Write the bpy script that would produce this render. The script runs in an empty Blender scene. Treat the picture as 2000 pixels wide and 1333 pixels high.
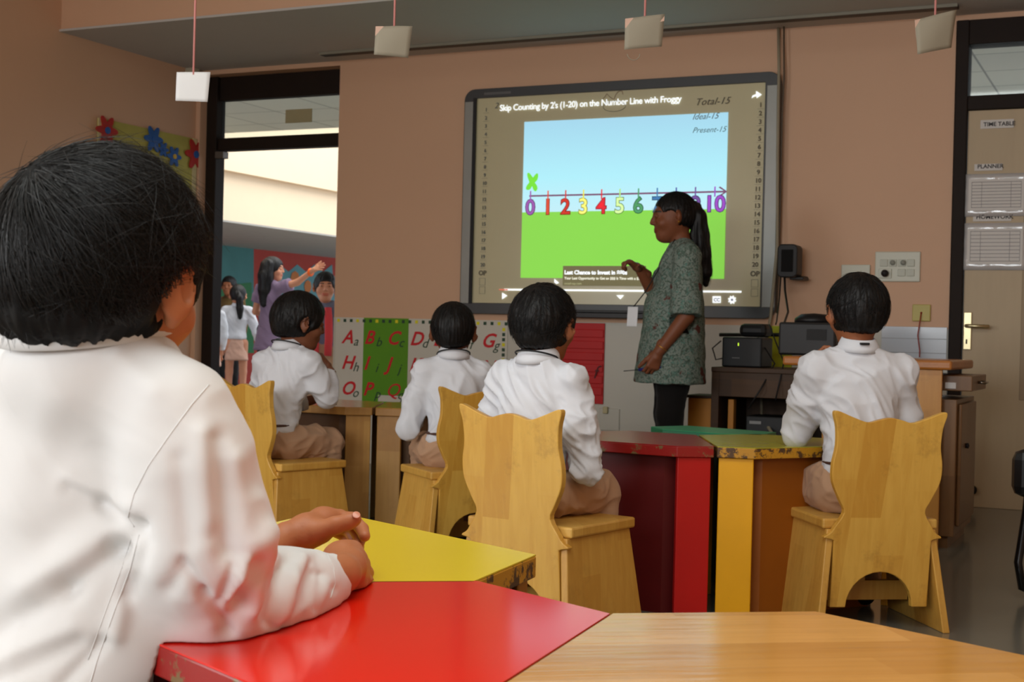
import bpy, bmesh, math, random
import numpy as np
from mathutils import Vector, Matrix
random.seed(7); rng = np.random.default_rng(7)
SC = bpy.context.scene
COL = SC.collection
# ---------------------------------------------------------------- camera
F_PX = 2700.0; CAM_H = .843
def _rot(y, p, r):
    cy, sy = math.cos(y), math.sin(y)
    f = np.array([-sy*math.cos(p), cy*math.cos(p), math.sin(p)]); x = np.array([cy, sy, 0.0]); u = np.cross(x, f)
    return np.array([x*math.cos(r)+u*math.sin(r), -(-x*math.sin(r)+u*math.cos(r)), f])
CM = _rot(*[math.radians(a) for a in (25.3, -.25, 1.42)])
CC = np.array([0, 0, CAM_H])
def ray(px, py): return np.array([(px-1000)/F_PX, (py-666.5)/F_PX, 1.0]) @ CM
def at(px, py, z): return CC + ray(px, py)*z
def onY(px, py, y): d = ray(px, py); return CC + d*y/d[1]
def onZ(px, py, zz): d = ray(px, py); return CC + d*(zz-CAM_H)/d[2]
cam_d = bpy.data.cameras.new('camera'); cam = bpy.data.objects.new('camera', cam_d); COL.objects.link(cam)
cam_d.sensor_width = 36; cam_d.lens = F_PX/2000*36; cam_d.clip_end = 200; cam_d.clip_start = .05
m4 = Matrix.Identity(4)
for i in range(3):
    m4[i][0] = CM[0][i]; m4[i][1] = -CM[1][i]; m4[i][2] = -CM[2][i]; m4[i][3] = CC[i]
cam.matrix_world = m4
cam_d.dof.use_dof = True; cam_d.dof.focus_distance = 2.5; cam_d.dof.aperture_fstop = 14.0
SC.camera = cam
SC.view_settings.view_transform = 'Standard'; SC.view_settings.look = 'None'
SC.view_settings.gamma = 1; SC.view_settings.use_curve_mapping = False
SC.view_settings.exposure = 0.0
# ---------------------------------------------------------------- light
W = bpy.data.worlds.new('world'); SC.world = W; W.use_nodes = True
bg = W.node_tree.nodes['Background']; bg.inputs[0].default_value = (.82, .9, 1.0, 1); bg.inputs[1].default_value = 1.5
def area(name, loc, target, sx, sy, power, col):
    l = bpy.data.lights.new(name, 'AREA'); l.shape = 'RECTANGLE'; l.size = sx; l.size_y = sy; l.energy = power; l.color = col
    o = bpy.data.objects.new(name, l); COL.objects.link(o); o.location = loc
    o.rotation_euler = (Vector(target)-Vector(loc)).to_track_quat('-Z', 'Y').to_euler(); return o
# daylight entering by the two windows behind the camera (left wall and back wall)
area('window_light_left', (-5.9, -.9, 1.75), (0, -.7, 1.3), 2.6, 1.5, 120, (.95, .99, 1))
area('window_light_back', (-1.6, -2.9, 1.75), (-1.6, 3, .9), 3.2, 1.5, 125, (.95, .99, 1))
area('courtyard_daylight', (-8.5, 13, 7.0), (-11.5, 13, .5), 8, 8, 640, (1, .97, .9))
area('overhead_fill_light', (-.7, 1.3, 3.15), (-.7, 1.3, 0), 2.4, 1.6, 58, (.95, 1, .97))  # unseen fill lamp added overhead to brighten the near table tops
# ---------------------------------------------------------------- helpers
def lin(c):
    c = c/255.0; return c/12.92 if c <= .04045 else ((c+.055)/1.055)**2.4
def S(r, g, b): return (lin(r), lin(g), lin(b), 1)
MATS = {}
def nd(nt, t, **k):
    n = nt.nodes.new(t)
    for a, v in k.items():
        if a.startswith('i_'):
            s = a[2:]; s = int(s) if s.isdigit() else s.replace('_', ' '); n.inputs[s].default_value = v
        else: setattr(n, a, v)
    return n
def mat(name, col, rough=.6, spec=.4, var=.12, scale=6, bump=0, bscale=60, metal=0, emit=0, coat=0, sheen=0, stretch=(1, 1, 1), sss=0, alpha=1, trans=0):
    """plain surface with a little procedural variation in tone and relief"""
    if name in MATS: return MATS[name]
    m = bpy.data.materials.new(name); m.use_nodes = True; nt = m.node_tree; b = nt.nodes['Principled BSDF']
    if len(col) == 3: col = S(*col)
    tc = nd(nt, 'ShaderNodeTexCoord'); mp = nd(nt, 'ShaderNodeMapping'); mp.inputs['Scale'].default_value = stretch
    nt.links.new(tc.outputs['Object'], mp.inputs[0])
    n = nd(nt, 'ShaderNodeTexNoise', i_Scale=scale, i_Detail=5.0, i_Roughness=.6); nt.links.new(mp.outputs[0], n.inputs[0])
    mx = nd(nt, 'ShaderNodeMix', data_type='RGBA')
    mx.inputs[6].default_value = tuple(c*(1-var) for c in col[:3])+(1,); mx.inputs[7].default_value = tuple(min(1, c*(1+var)) for c in col[:3])+(1,)
    nt.links.new(n.outputs[0], mx.inputs[0]); nt.links.new(mx.outputs[2], b.inputs['Base Color'])
    b.inputs['Roughness'].default_value = rough; b.inputs['Specular IOR Level'].default_value = spec; b.inputs['Metallic'].default_value = metal
    b.inputs['Coat Weight'].default_value = coat; b.inputs['Coat Roughness'].default_value = .12
    if sheen: b.inputs['Sheen Weight'].default_value = sheen
    if trans: b.inputs['Transmission Weight'].default_value = trans
    if sss: b.inputs['Subsurface Weight'].default_value = sss; b.inputs['Subsurface Radius'].default_value = (.012, .005, .003)
    if emit: nt.links.new(mx.outputs[2], b.inputs['Emission Color']); b.inputs['Emission Strength'].default_value = emit
    if bump:
        n2 = nd(nt, 'ShaderNodeTexNoise', i_Scale=bscale, i_Detail=4.0); nt.links.new(mp.outputs[0], n2.inputs[0])
        bp = nd(nt, 'ShaderNodeBump', i_Strength=bump, i_Distance=.01); nt.links.new(n2.outputs[0], bp.inputs['Height']); nt.links.new(bp.outputs[0], b.inputs['Normal'])
    MATS[name] = m; return m
def wood(name, c1, c2, axis='z', strips=12, rough=.42, dirt=.35, coat=.15, grain=1.0, cd=(95, 60, 20)):
    """finger-jointed timber: strips of slightly different tone with grain along one axis"""
    if name in MATS: return MATS[name]
    m = bpy.data.materials.new(name); m.use_nodes = True; nt = m.node_tree; b = nt.nodes['Principled BSDF']; L = nt.links.new
    tc = nd(nt, 'ShaderNodeTexCoord'); sp = nd(nt, 'ShaderNodeSeparateXYZ'); L(tc.outputs['Object'], sp.inputs[0])
    ax = {'x': 0, 'y': 1, 'z': 2}[axis]; cross = [i for i in range(3) if i != ax]
    # strip index from the sum of the two cross axes
    add = nd(nt, 'ShaderNodeMath', operation='ADD'); L(sp.outputs[cross[0]], add.inputs[0]); L(sp.outputs[cross[1]], add.inputs[1])
    ms = nd(nt, 'ShaderNodeMath', operation='MULTIPLY'); ms.inputs[1].default_value = strips; L(add.outputs[0], ms.inputs[0])
    fl = nd(nt, 'ShaderNodeMath', operation='FLOOR'); L(ms.outputs[0], fl.inputs[0])
    wn = nd(nt, 'ShaderNodeTexWhiteNoise', noise_dimensions='2D')
    off = nd(nt, 'ShaderNodeMath', operation='MULTIPLY_ADD'); off.inputs[1].default_value = 3.3; L(sp.outputs[ax], off.inputs[0]); 
    fr = nd(nt, 'ShaderNodeMath', operation='MULTIPLY'); fr.inputs[1].default_value = .37; L(fl.outputs[0], fr.inputs[0]); L(fr.outputs[0], off.inputs[2])
    fo = nd(nt, 'ShaderNodeMath', operation='FLOOR'); L(off.outputs[0], fo.inputs[0])
    cb = nd(nt, 'ShaderNodeCombineXYZ'); L(fl.outputs[0], cb.inputs[0]); L(fo.outputs[0], cb.inputs[1]); L(cb.outputs[0], wn.inputs['Vector'])
    mp = nd(nt, 'ShaderNodeMapping'); sc = [38.0]*3; sc[ax] = 3.0; mp.inputs['Scale'].default_value = sc; L(tc.outputs['Object'], mp.inputs[0])
    g = nd(nt, 'ShaderNodeTexNoise', i_Scale=1.6, i_Detail=6.0, i_Distortion=.5); L(mp.outputs[0], g.inputs[0])
    s1 = nd(nt, 'ShaderNodeMath', operation='MULTIPLY'); s1.inputs[1].default_value = .62; L(wn.outputs[0], s1.inputs[0])
    s2 = nd(nt, 'ShaderNodeMath', operation='MULTIPLY_ADD'); s2.inputs[1].default_value = .75*grain; L(g.outputs[0], s2.inputs[0]); L(s1.outputs[0], s2.inputs[2])
    mx = nd(nt, 'ShaderNodeMix', data_type='RGBA'); mx.inputs[6].default_value = S(*c1); mx.inputs[7].default_value = S(*c2); L(s2.outputs[0], mx.inputs[0])
    dn = nd(nt, 'ShaderNodeTexNoise', i_Scale=9.0, i_Detail=8.0, i_Roughness=.7); L(tc.outputs['Object'], dn.inputs[0])
    rp = nd(nt, 'ShaderNodeValToRGB'); rp.color_ramp.elements[0].position = .54; rp.color_ramp.elements[1].position = .74; rp.color_ramp.elements[1].color = (dirt,)*3+(1,)
    L(dn.outputs[0], rp.inputs[0])
    m2 = nd(nt, 'ShaderNodeMix', data_type='RGBA'); m2.inputs[7].default_value = S(*cd); L(mx.outputs[2], m2.inputs[6]); L(rp.outputs[0], m2.inputs[0])
    L(m2.outputs[2], b.inputs['Base Color']); b.inputs['Roughness'].default_value = rough; b.inputs['Coat Weight'].default_value = coat; b.inputs['Coat Roughness'].default_value = .2
    bp = nd(nt, 'ShaderNodeBump', i_Strength=.12, i_Distance=.004); L(g.outputs[0], bp.inputs['Height']); L(bp.outputs[0], b.inputs['Normal'])
    MATS[name] = m; return m
def worn(name, paint, under, thr=.6, rough=.35, scale=14, wear=1.0, coat=0.0, warm=None):
    """painted surface with chipped spots that show what lies under"""
    if name in MATS: return MATS[name]
    m = bpy.data.materials.new(name); m.use_nodes = True; nt = m.node_tree; b = nt.nodes['Principled BSDF']; L = nt.links.new
    tc = nd(nt, 'ShaderNodeTexCoord'); n = nd(nt, 'ShaderNodeTexNoise', i_Scale=scale, i_Detail=9.0, i_Roughness=.72); L(tc.outputs['Object'], n.inputs[0])
    rp = nd(nt, 'ShaderNodeValToRGB'); rp.color_ramp.elements[0].position = thr; rp.color_ramp.elements[1].position = thr+.04; rp.color_ramp.elements[1].color = (wear,)*3+(1,)
    L(n.outputs[0], rp.inputs[0])
    v = nd(nt, 'ShaderNodeTexNoise', i_Scale=4.0, i_Detail=4.0); L(tc.outputs['Object'], v.inputs[0])
    mv = nd(nt, 'ShaderNodeMix', data_type='RGBA'); p = S(*paint); mv.inputs[6].default_value = tuple(c*.82 for c in p[:3])+(1,); mv.inputs[7].default_value = tuple(min(1, c*1.18) for c in p[:3])+(1,); L(v.outputs[0], mv.inputs[0])
    mx = nd(nt, 'ShaderNodeMix', data_type='RGBA'); L(rp.outputs[0], mx.inputs[0]); L(mv.outputs[2], mx.inputs[6]); mx.inputs[7].default_value = S(*under)
    L(mx.outputs[2], b.inputs['Base Color']); b.inputs['Roughness'].default_value = rough; b.inputs['Coat Weight'].default_value = coat; b.inputs['Coat Roughness'].default_value = .15
    bp = nd(nt, 'ShaderNodeBump', i_Strength=.15, i_Distance=.003); L(n.outputs[0], bp.inputs['Height']); L(bp.outputs[0], b.inputs['Normal'])
    MATS[name] = m; return m
def tag(o, label=None, cat=None, group=None, kind=None):
    if label: o['label'] = label
    if cat: o['category'] = cat
    if group: o['group'] = group
    if kind: o['kind'] = kind
    return o
def empty(name, loc, rz=0, label=None, cat=None, group=None):
    o = bpy.data.objects.new(name, None); COL.objects.link(o); o.location = loc; o.rotation_euler = (0, 0, rz); o.empty_display_size = .1
    return tag(o, label, cat, group)
class MB:
    """collects shapes and links them as ONE mesh object"""
    def __init__(s): s.v = []; s.f = []; s.sm = []
    def add(s, vs, fs, smooth=False):
        k = len(s.v); s.v += [tuple(map(float, v)) for v in vs]; s.f += [tuple(i+k for i in f) for f in fs]; s.sm += [smooth]*len(fs); return s
    def box(s, lo, hi, M=None):
        (a, b, c), (d, e, f) = lo, hi
        vs = [(a, b, c), (d, b, c), (d, e, c), (a, e, c), (a, b, f), (d, b, f), (d, e, f), (a, e, f)]
        if M is not None: vs = [M @ Vector(v) for v in vs]
        return s.add(vs, [(0, 3, 2, 1), (4, 5, 6, 7), (0, 1, 5, 4), (1, 2, 6, 5), (2, 3, 7, 6), (3, 0, 4, 7)])
    def prism(s, pts, fn, t0, t1):
        """closed outline pts (2D); fn(u,v,t) -> 3D; thickness from t0 to t1"""
        n = len(pts); vs = [fn(u, v, t0) for u, v in pts]+[fn(u, v, t1) for u, v in pts]
        fs = [tuple(range(n))[::-1], tuple(range(n, 2*n))]+[(i, (i+1) % n, (i+1) % n+n, i+n) for i in range(n)]
        return s.add(vs, fs)
    def tube(s, pts, r, n=8, closed=False, flat=None):
        pts = [Vector(p) for p in pts]; rs = r if isinstance(r, (list, tuple)) else [r]*len(pts)
        vs = []; fs = []; up = Vector((0, 0, 1)); N = len(pts); prev = None
        for i, p in enumerate(pts):
            a = pts[(i-1) % N] if (closed or i > 0) else p; b = pts[(i+1) % N] if (closed or i < N-1) else p
            t = (b-a).normalized()
            if prev is None:
                prev = t.cross(up)
                if prev.length < .1: prev = t.cross(Vector((1, 0, 0)))
            prev = (prev-t*prev.dot(t)).normalized(); q = t.cross(prev)
            for k in range(n):
                an = 2*math.pi*k/n; vs.append(p+prev*math.cos(an)*rs[i]+q*math.sin(an)*rs[i]*(flat or 1))
        for i in range(N if closed else N-1):
            j = (i+1) % N
            for k in range(n): fs.append((i*n+k, i*n+(k+1) % n, j*n+(k+1) % n, j*n+k))
        if not closed: fs.append(tuple(range(n))[::-1]); fs.append(tuple(range((N-1)*n, N*n)))
        return s.add(vs, fs, True)
    def lathe(s, prof, c=(0, 0, 0), n=24, sx=1, sy=1):
        vs = []; fs = []
        for r, z in prof:
            for k in range(n): a = 2*math.pi*k/n; vs.append((c[0]+r*math.cos(a)*sx, c[1]+r*math.sin(a)*sy, c[2]+z))
        for i in range(len(prof)-1):
            for k in range(n): fs.append((i*n+k, i*n+(k+1) % n, (i+1)*n+(k+1) % n, (i+1)*n+k))
        fs.append(tuple(range(n))[::-1]); fs.append(tuple(range((len(prof)-1)*n, len(prof)*n)))
        return s.add(vs, fs, True)
    def build(s, name, m, parent=None, bevel=0, seg=2):
        me = bpy.data.meshes.new(name); me.from_pydata(s.v, [], s.f); me.polygons.foreach_set('use_smooth', s.sm); me.validate(); me.update()
        bm = bmesh.new(); bm.from_mesh(me); bmesh.ops.recalc_face_normals(bm, faces=bm.faces); bm.to_mesh(me); bm.free()
        o = bpy.data.objects.new(name, me); COL.objects.link(o)
        if m: me.materials.append(m)
        if parent: o.parent = parent
        if bevel:
            b = o.modifiers.new('bevel', 'BEVEL'); b.width = bevel; b.segments = seg; b.limit_method = 'ANGLE'; b.angle_limit = math.radians(40)
        return o
def box(name, lo, hi, m, parent=None, bevel=0): return MB().box(lo, hi).build(name, m, parent, bevel)
def struct(o): o['kind'] = 'structure'; return o
def text_mesh(s, size, shear=0, bold=0, align='LEFT', extrude=.0005, space=1.0):
    cu = bpy.data.curves.new('t', 'FONT'); cu.body = s; cu.size = size; cu.shear = shear; cu.offset = bold; cu.align_x = align; cu.extrude = extrude; cu.space_character = space; cu.resolution_u = 3
    o = bpy.data.objects.new('t', cu); COL.objects.link(o)
    dg = bpy.context.evaluated_depsgraph_get(); me = bpy.data.meshes.new_from_object(o.evaluated_get(dg))
    if any(abs(v.co.y) > size*1.6 or abs(v.co.x) > size*len(s)*1.2+size for v in me.vertices):   # the thickened outline of some glyphs explodes: use the plain one
        cu.offset = 0; dg = bpy.context.evaluated_depsgraph_get(); dg.update(); me = bpy.data.meshes.new_from_object(o.evaluated_get(dg))
    bpy.data.objects.remove(o); bpy.data.curves.remove(cu); return me
def text(name, s, x, z, y, size, m, parent=None, rot=0, **k):
    """writing on a surface that faces -y; (x,z) is the left end of its baseline"""
    me = text_mesh(s, size, **k); me.name = name; me.materials.append(m); o = bpy.data.objects.new(name, me); COL.objects.link(o)
    o.matrix_local = Matrix.Translation((x, y, z)) @ Matrix.Rotation(rot, 4, 'Y') @ Matrix.Rotation(math.pi/2, 4, 'X')
    if parent: o.parent = parent
    return o
def smooth_outline(pts, sub=6, sharp=()):
    """Catmull-Rom through the points (closed)"""
    out = []; n = len(pts)
    for i in range(n):
        p0, p1, p2, p3 = [np.array(pts[(i+j-1) % n], float) for j in range(4)]
        for k in range(sub):
            t = k/sub; out.append(tuple(.5*((2*p1)+(-p0+p2)*t+(2*p0-5*p1+4*p2-p3)*t*t+(-p0+3*p1-3*p2+p3)*t**3)))
    return out
# ---------------------------------------------------------------- distance-field modelling
def V3(*a): return np.array(a, float)
def cap(a, b, ra, rb=None):
    a = np.array(a, float); b = np.array(b, float); rb = ra if rb is None else rb; ab = b-a; L2 = max(ab@ab, 1e-9); r = max(ra, rb)
    def fn(P):
        q = P-a.astype(np.float32); t = np.clip((q@ab.astype(np.float32))/L2, 0, 1)
        return np.linalg.norm(q-t[..., None]*ab.astype(np.float32), axis=-1)-(ra+(rb-ra)*t)
    return fn, np.minimum(a, b)-r, np.maximum(a, b)+r
def axes(yaw=0, pitch=0, roll=0):
    return np.array((Matrix.Rotation(yaw, 3, 'Z') @ Matrix.Rotation(pitch, 3, 'X') @ Matrix.Rotation(roll, 3, 'Y')))
def ell(c, r, R=None):
    c = np.array(c, float); r = np.array(r, float); R = np.eye(3) if R is None else R; m = r.max()
    def fn(P):
        q = ((P-c.astype(np.float32))@R.astype(np.float32)); k0 = np.linalg.norm(q/r.astype(np.float32), axis=-1); k1 = np.linalg.norm(q/(r*r).astype(np.float32), axis=-1)+1e-9
        return k0*(k0-1)/k1
    return fn, c-m, c+m
def cyl(a, b, ra, rb=None, e=.004):
    """tapered cylinder with flat ends"""
    f, lo, hi = cap(a, b, ra, rb); a = np.array(a, float); b = np.array(b, float); L = np.linalg.norm(b-a); u = ((b-a)/L).astype(np.float32); rb = ra if rb is None else rb
    def fn(P):
        q = P-a.astype(np.float32); t = q@u; rad = np.sqrt(np.maximum((q*q).sum(-1)-t*t, 0)); k = np.clip(t/L, 0, 1)
        return np.maximum(rad-(ra+(rb-ra)*k), np.maximum(-t, t-L))
    return fn, lo, hi
class Field:
    def __init__(s, lo, hi, h):
        s.h = h; s.lo = np.array(lo, float); n = np.ceil((np.array(hi)-s.lo)/h).astype(int)+1; s.n = n
        s.ax = [(s.lo[i]+np.arange(n[i])*h).astype(np.float32) for i in range(3)]; s.D = np.full(n, .2, np.float32)
    def _sub(s, lo, hi, m):
        i0 = np.clip(np.floor((np.array(lo)-m-s.lo)/s.h).astype(int), 0, s.n-1); i1 = np.clip(np.ceil((np.array(hi)+m-s.lo)/s.h).astype(int)+1, 1, s.n)
        sl = tuple(slice(a, b) for a, b in zip(i0, i1)); G = np.meshgrid(*[s.ax[i][sl[i]] for i in range(3)], indexing='ij'); return sl, np.stack(G, -1)
    def add(s, prim, k=.01):
        fn, lo, hi = prim; sl, P = s._sub(lo, hi, k+2.5*s.h)
        if P.size == 0: return s
        d = fn(P); a = s.D[sl]; h = np.clip(.5+.5*(a-d)/k, 0, 1); s.D[sl] = a*(1-h)+d*h-k*h*(1-h); return s
    def sub(s, prim, k=.006):
        fn, lo, hi = prim; sl, P = s._sub(lo, hi, k+2.5*s.h)
        if P.size == 0: return s
        d = -fn(P); a = s.D[sl]; h = np.clip(.5-.5*(a-d)/k, 0, 1); s.D[sl] = a*(1-h)+d*h+k*h*(1-h); return s
    def chain(s, pts, rs, k=.01):
        for i in range(len(pts)-1): s.add(cap(pts[i], pts[i+1], rs[i], rs[i+1]), k)
        return s
    def mesh(s):
        D = s.D; I = D < 0; n = D.shape
        c = [(i, j, k) for i in (0, 1) for j in (0, 1) for k in (0, 1)]
        def cs(i, j, k): return tuple(slice(a, a+m-1) for a, m in zip((i, j, k), n))
        cnt = np.zeros([m-1 for m in n], np.int8)
        for q in c: cnt += I[cs(*q)]
        act = (cnt > 0) & (cnt < 8); idx = np.full(act.shape, -1, np.int64); ac = np.argwhere(act); idx[act] = np.arange(len(ac))
        pos = np.zeros((len(ac), 3)); w = np.zeros(len(ac)); val = {q: D[cs(*q)][act].astype(float) for q in c}
        for q in c:
            for axx in range(3):
                if q[axx] == 0:
                    r = list(q); r[axx] = 1; r = tuple(r); a = val[q]; b = val[r]; cr = (a < 0) != (b < 0); t = np.where(cr, a/np.where(cr, a-b, 1), 0)
                    e = np.tile(np.array(q, float), (len(ac), 1)); e[:, axx] = t; pos += e*cr[:, None]; w += cr
        pos /= w[:, None]; vs = s.lo+(ac+pos)*s.h
        quads = []
        for axx in range(3):
            u, v = [(1, 2), (2, 0), (0, 1)][axx]; sl = [slice(1, m-1) for m in n]; sl[axx] = slice(0, n[axx]-1); s2 = list(sl); s2[axx] = slice(1, n[axx])
            A = I[tuple(sl)]; B = I[tuple(s2)]
            for cond, flip in ((A & ~B, False), (~A & B, True)):
                e = np.argwhere(cond); off = np.array([1, 1, 1]); off[axx] = 0; e = e+off
                if len(e) == 0: continue
                def g(du, dv): t = e.copy(); t[:, u] -= du; t[:, v] -= dv; return idx[t[:, 0], t[:, 1], t[:, 2]]
                q = np.stack([g(1, 1), g(0, 1), g(0, 0), g(1, 0)], 1); quads.append(q[:, ::-1] if flip else q)
        q = np.concatenate(quads); q = q[(q >= 0).all(1)]; return vs, q
def vnormals(vs, q):
    fn = np.cross(vs[q[:, 2]]-vs[q[:, 0]], vs[q[:, 3]]-vs[q[:, 1]]); N = np.zeros_like(vs)
    for i in range(4): np.add.at(N, q[:, i], fn)
    return N/(np.linalg.norm(N, axis=1)[:, None]+1e-12)
def relax(vs, q, it=2, lam=.5):
    for _ in range(it):
        S_ = np.zeros_like(vs); c = np.zeros(len(vs))
        for i in range(4):
            a = q[:, i]; b = q[:, (i+1) % 4]; np.add.at(S_, a, vs[b]); np.add.at(S_, b, vs[a]); np.add.at(c, a, 1); np.add.at(c, b, 1)
        vs = vs+lam*(S_/np.maximum(c, 1)[:, None]-vs)
    return vs
_T = rng.random((32, 32, 32))*2-1
def vnoise(P):
    i = np.floor(P).astype(int); f = P-i; f = f*f*(3-2*f); r = 0
    for a in (0, 1):
        for b in (0, 1):
            for c in (0, 1):
                w = (f[:, 0] if a else 1-f[:, 0])*(f[:, 1] if b else 1-f[:, 1])*(f[:, 2] if c else 1-f[:, 2])
                r = r+w*_T[(i[:, 0]+a) % 32, (i[:, 1]+b) % 32, (i[:, 2]+c) % 32]
    return r
def folds(vs, N, amp, f=(14, 14, 5), seed=0, sharp=1.6, skew=.9):
    """soft creases: ridged noise stretched along one axis and bent by a slower noise"""
    w = np.stack([vnoise(vs*7+seed+i*9) for i in range(3)], 1)*.045
    P = vs+w; P = np.stack([P[:, 0]+skew*P[:, 2], P[:, 1], P[:, 2]-.3*P[:, 0]], 1)
    n = vnoise(P*np.array(f)+seed*3.1); r = (1-np.abs(n))**sharp
    n2 = vnoise(P*np.array(f)*2.1+seed+5.5); r2 = (1-np.abs(n2))**2
    return vs+N*((r*.75+r2*.3-.62)*amp)[:, None]
def sdf_obj(name, F, m, parent=None, it=1, post=None, cut=None, attr=None):
    vs, q = F.mesh() if isinstance(F, Field) else F
    if it: vs = relax(vs, q, it)
    if post is not None: vs = post(vs, vnormals(vs, q))
    if parent is not None and parent.get('_w'): pass
    me = bpy.data.meshes.new(name); me.vertices.add(len(vs)); me.vertices.foreach_set('co', vs.astype(np.float32).ravel())
    me.loops.add(q.size); me.loops.foreach_set('vertex_index', q.ravel().astype(np.int32)); me.polygons.add(len(q)); me.polygons.foreach_set('loop_start', np.arange(0, q.size, 4, dtype=np.int32))
    me.update(calc_edges=True); me.validate(); me.polygons.foreach_set('use_smooth', [True]*len(me.polygons))
    if attr is not None:
        a = me.color_attributes.new('tone', 'FLOAT_COLOR', 'POINT'); cc = attr(vs); a.data.foreach_set('color', cc.astype(np.float32).ravel())
    me.materials.append(m); o = bpy.data.objects.new(name, me); COL.objects.link(o)
    if parent: o.parent = parent
    return o
# ================================================================ the room
D = 7.6; XL = -6.02; XR = 1.6; YB = -3.0
pink = mat('pink_wall_paint', (214, 173, 142), rough=.55, spec=.35, var=.04, scale=1.5, bump=.05, bscale=30)
dado = mat('pale_dado_paint', (196, 192, 180), rough=.35, var=.04, scale=2)
greyc = mat('grey_ceiling_paint', (192, 190, 186), rough=.8, var=.03)
frame_brown = mat('dark_brown_frame', (34, 24, 18), rough=.62, spec=.2, var=.2, scale=8)
floor_m = mat('dark_stone_floor', (112, 110, 100), rough=.16, spec=.5, var=.16, scale=5, bump=.02, bscale=12)
glass = bpy.data.materials.new('window_glass'); glass.use_nodes = True
gb = glass.node_tree.nodes['Principled BSDF']; gb.inputs['Transmission Weight'].default_value = 1; gb.inputs['Roughness'].default_value = .02; gb.inputs['IOR'].default_value = 1.45; gb.inputs['Base Color'].default_value = (.8, .84, .82, 1)
struct(box('floor', (XL-.2, YB-.2, -.1), (XR+.2, D, 0), floor_m))
struct(box('ceiling', (XL-.2, YB-.2, 3.2), (XR+.2, D+.2, 3.3), mat('ceiling_white', (205, 195, 180), rough=.8)))
b = MB().box((XL, 6.315, 2.603), (XR, D, 3.2)); bo = struct(b.build('trim_1', pink)); bo['label'] = 'pink painted beam above the front wall'
struct(box('trim_2', (XL, 6.30, 2.59), (XR, D, 2.603), greyc))['label'] = 'grey underside of the beam'
f = MB()
f.box((-4.87, D, .93), (-1.04, D+.22, 2.6)); f.box((XL-.2, D, 2.56), (-4.87, D+.22, 2.6)); f.box((-1.04, D, 2.56), (XR+.2, D+.22, 2.6)); f.box((.02, D, .93), (XR+.2, D+.22, 2.56)); f.box((XL-.2, D, 0), (-5.985, D+.22, 2.56)); 
struct(f.build('wall_front', pink))
g = MB().box((-4.87, D-.004, 0), (-1.04, D+.22, .93)).box((.02, D-.004, 0), (XR+.2, D+.22, .93)); dd = struct(g.build('wall_dado', dado)); dd.name = 'trim_3'; dd['label'] = 'pale panelled lower part of the front wall'
l = MB(); l.box((XL-.2, .45, 0), (XL, D, 3.2)); l.box((XL-.2, YB, 0), (XL, -2.3, 3.2)); l.box((XL-.2, -2.3, 0), (XL, .45, .95)); l.box((XL-.2, -2.3, 2.6), (XL, .45, 3.2)); struct(l.build('wall_left', pink))
struct(MB().box((XR, YB, 0), (XR+.2, D, 3.2)).build('wall_right', pink))
k = MB(); k.box((XL-.2, YB-.2, 0), (-3.3, YB, 3.2)); k.box((.1, YB-.2, 0), (XR+.2, YB, 3.2)); k.box((-3.3, YB-.2, 0), (.1, YB, .95)); k.box((-3.3, YB-.2, 2.6), (.1, YB, 3.2)); struct(k.build('wall_back', pink))
tf = struct(MB().box((-1.95, .45, 3.16), (.55, 2.15, 3.2)).build('fill_light_housing', mat('white_fill_housing', (220, 220, 215), rough=.5), None, .004)); tf['label'] = 'white housing added for the unseen fill light above the camera'  # box added out of view as a housing for the overhead fill
wf = mat('white_window_frame', (210, 208, 200), rough=.5)
w1 = MB()
for a in (-2.3, -1.4, -.45, .41): w1.box((XL-.12, a, .95), (XL-.07, a+.04, 2.6))
w1.box((XL-.12, -2.3, .95), (XL-.07, .45, .99)).box((XL-.12, -2.3, 2.56), (XL-.07, .45, 2.6)); struct(w1.build('window_1', wf))
w2 = MB()
for a in (-3.3, -2.2, -1.1, .06): w2.box((a, YB-.12, .95), (a+.04, YB-.07, 2.6))
w2.box((-3.3, YB-.12, .95), (.1, YB-.07, .99)).box((-3.3, YB-.12, 2.56), (.1, YB-.07, 2.6)); struct(w2.build('window_2', wf))
# ---- left doorway with transom
y0, y1 = D+.1, D+.17
d1 = empty('door_1', (-5.4, D+.1, 0)); d1['kind'] = 'structure'
def DW(name, lo, hi, m, parent, bevel=.003):
    o = box(name, lo, hi, m, None, bevel); o.parent = parent; o.matrix_parent_inverse = Matrix.Translation(-Vector(parent.location)); return o
fr = MB().box((-5.985, y0-.03, 0), (-5.9, y1, 2.56)).box((-4.87, y0, 0), (-4.79, y1, 2.56)).box((-5.9, y0, 2.40), (-4.87, y1, 2.56)).box((-5.9, y0-.01, 2.055), (-4.87, y1, 2.14))
o = fr.build('door_frame', frame_brown, None, .004); o.parent = d1; o.matrix_parent_inverse = Matrix.Translation(-Vector(d1.location))
DW('transom_pane', (-5.9, y0+.03, 2.14), (-4.87, y0+.036, 2.40), glass, d1, 0)
DW('taped_paper', (-5.37, y0+.02, 2.225), (-5.16, y0+.024, 2.315), mat('beige_paper', (168, 158, 122), rough=.8), d1, 0)
DW('door_closer', (-5.9, y0-.04, 2.0), (-5.83, y0+.02, 2.045), mat('grey_metal', (110, 104, 98), rough=.4, metal=.5), d1)
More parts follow.
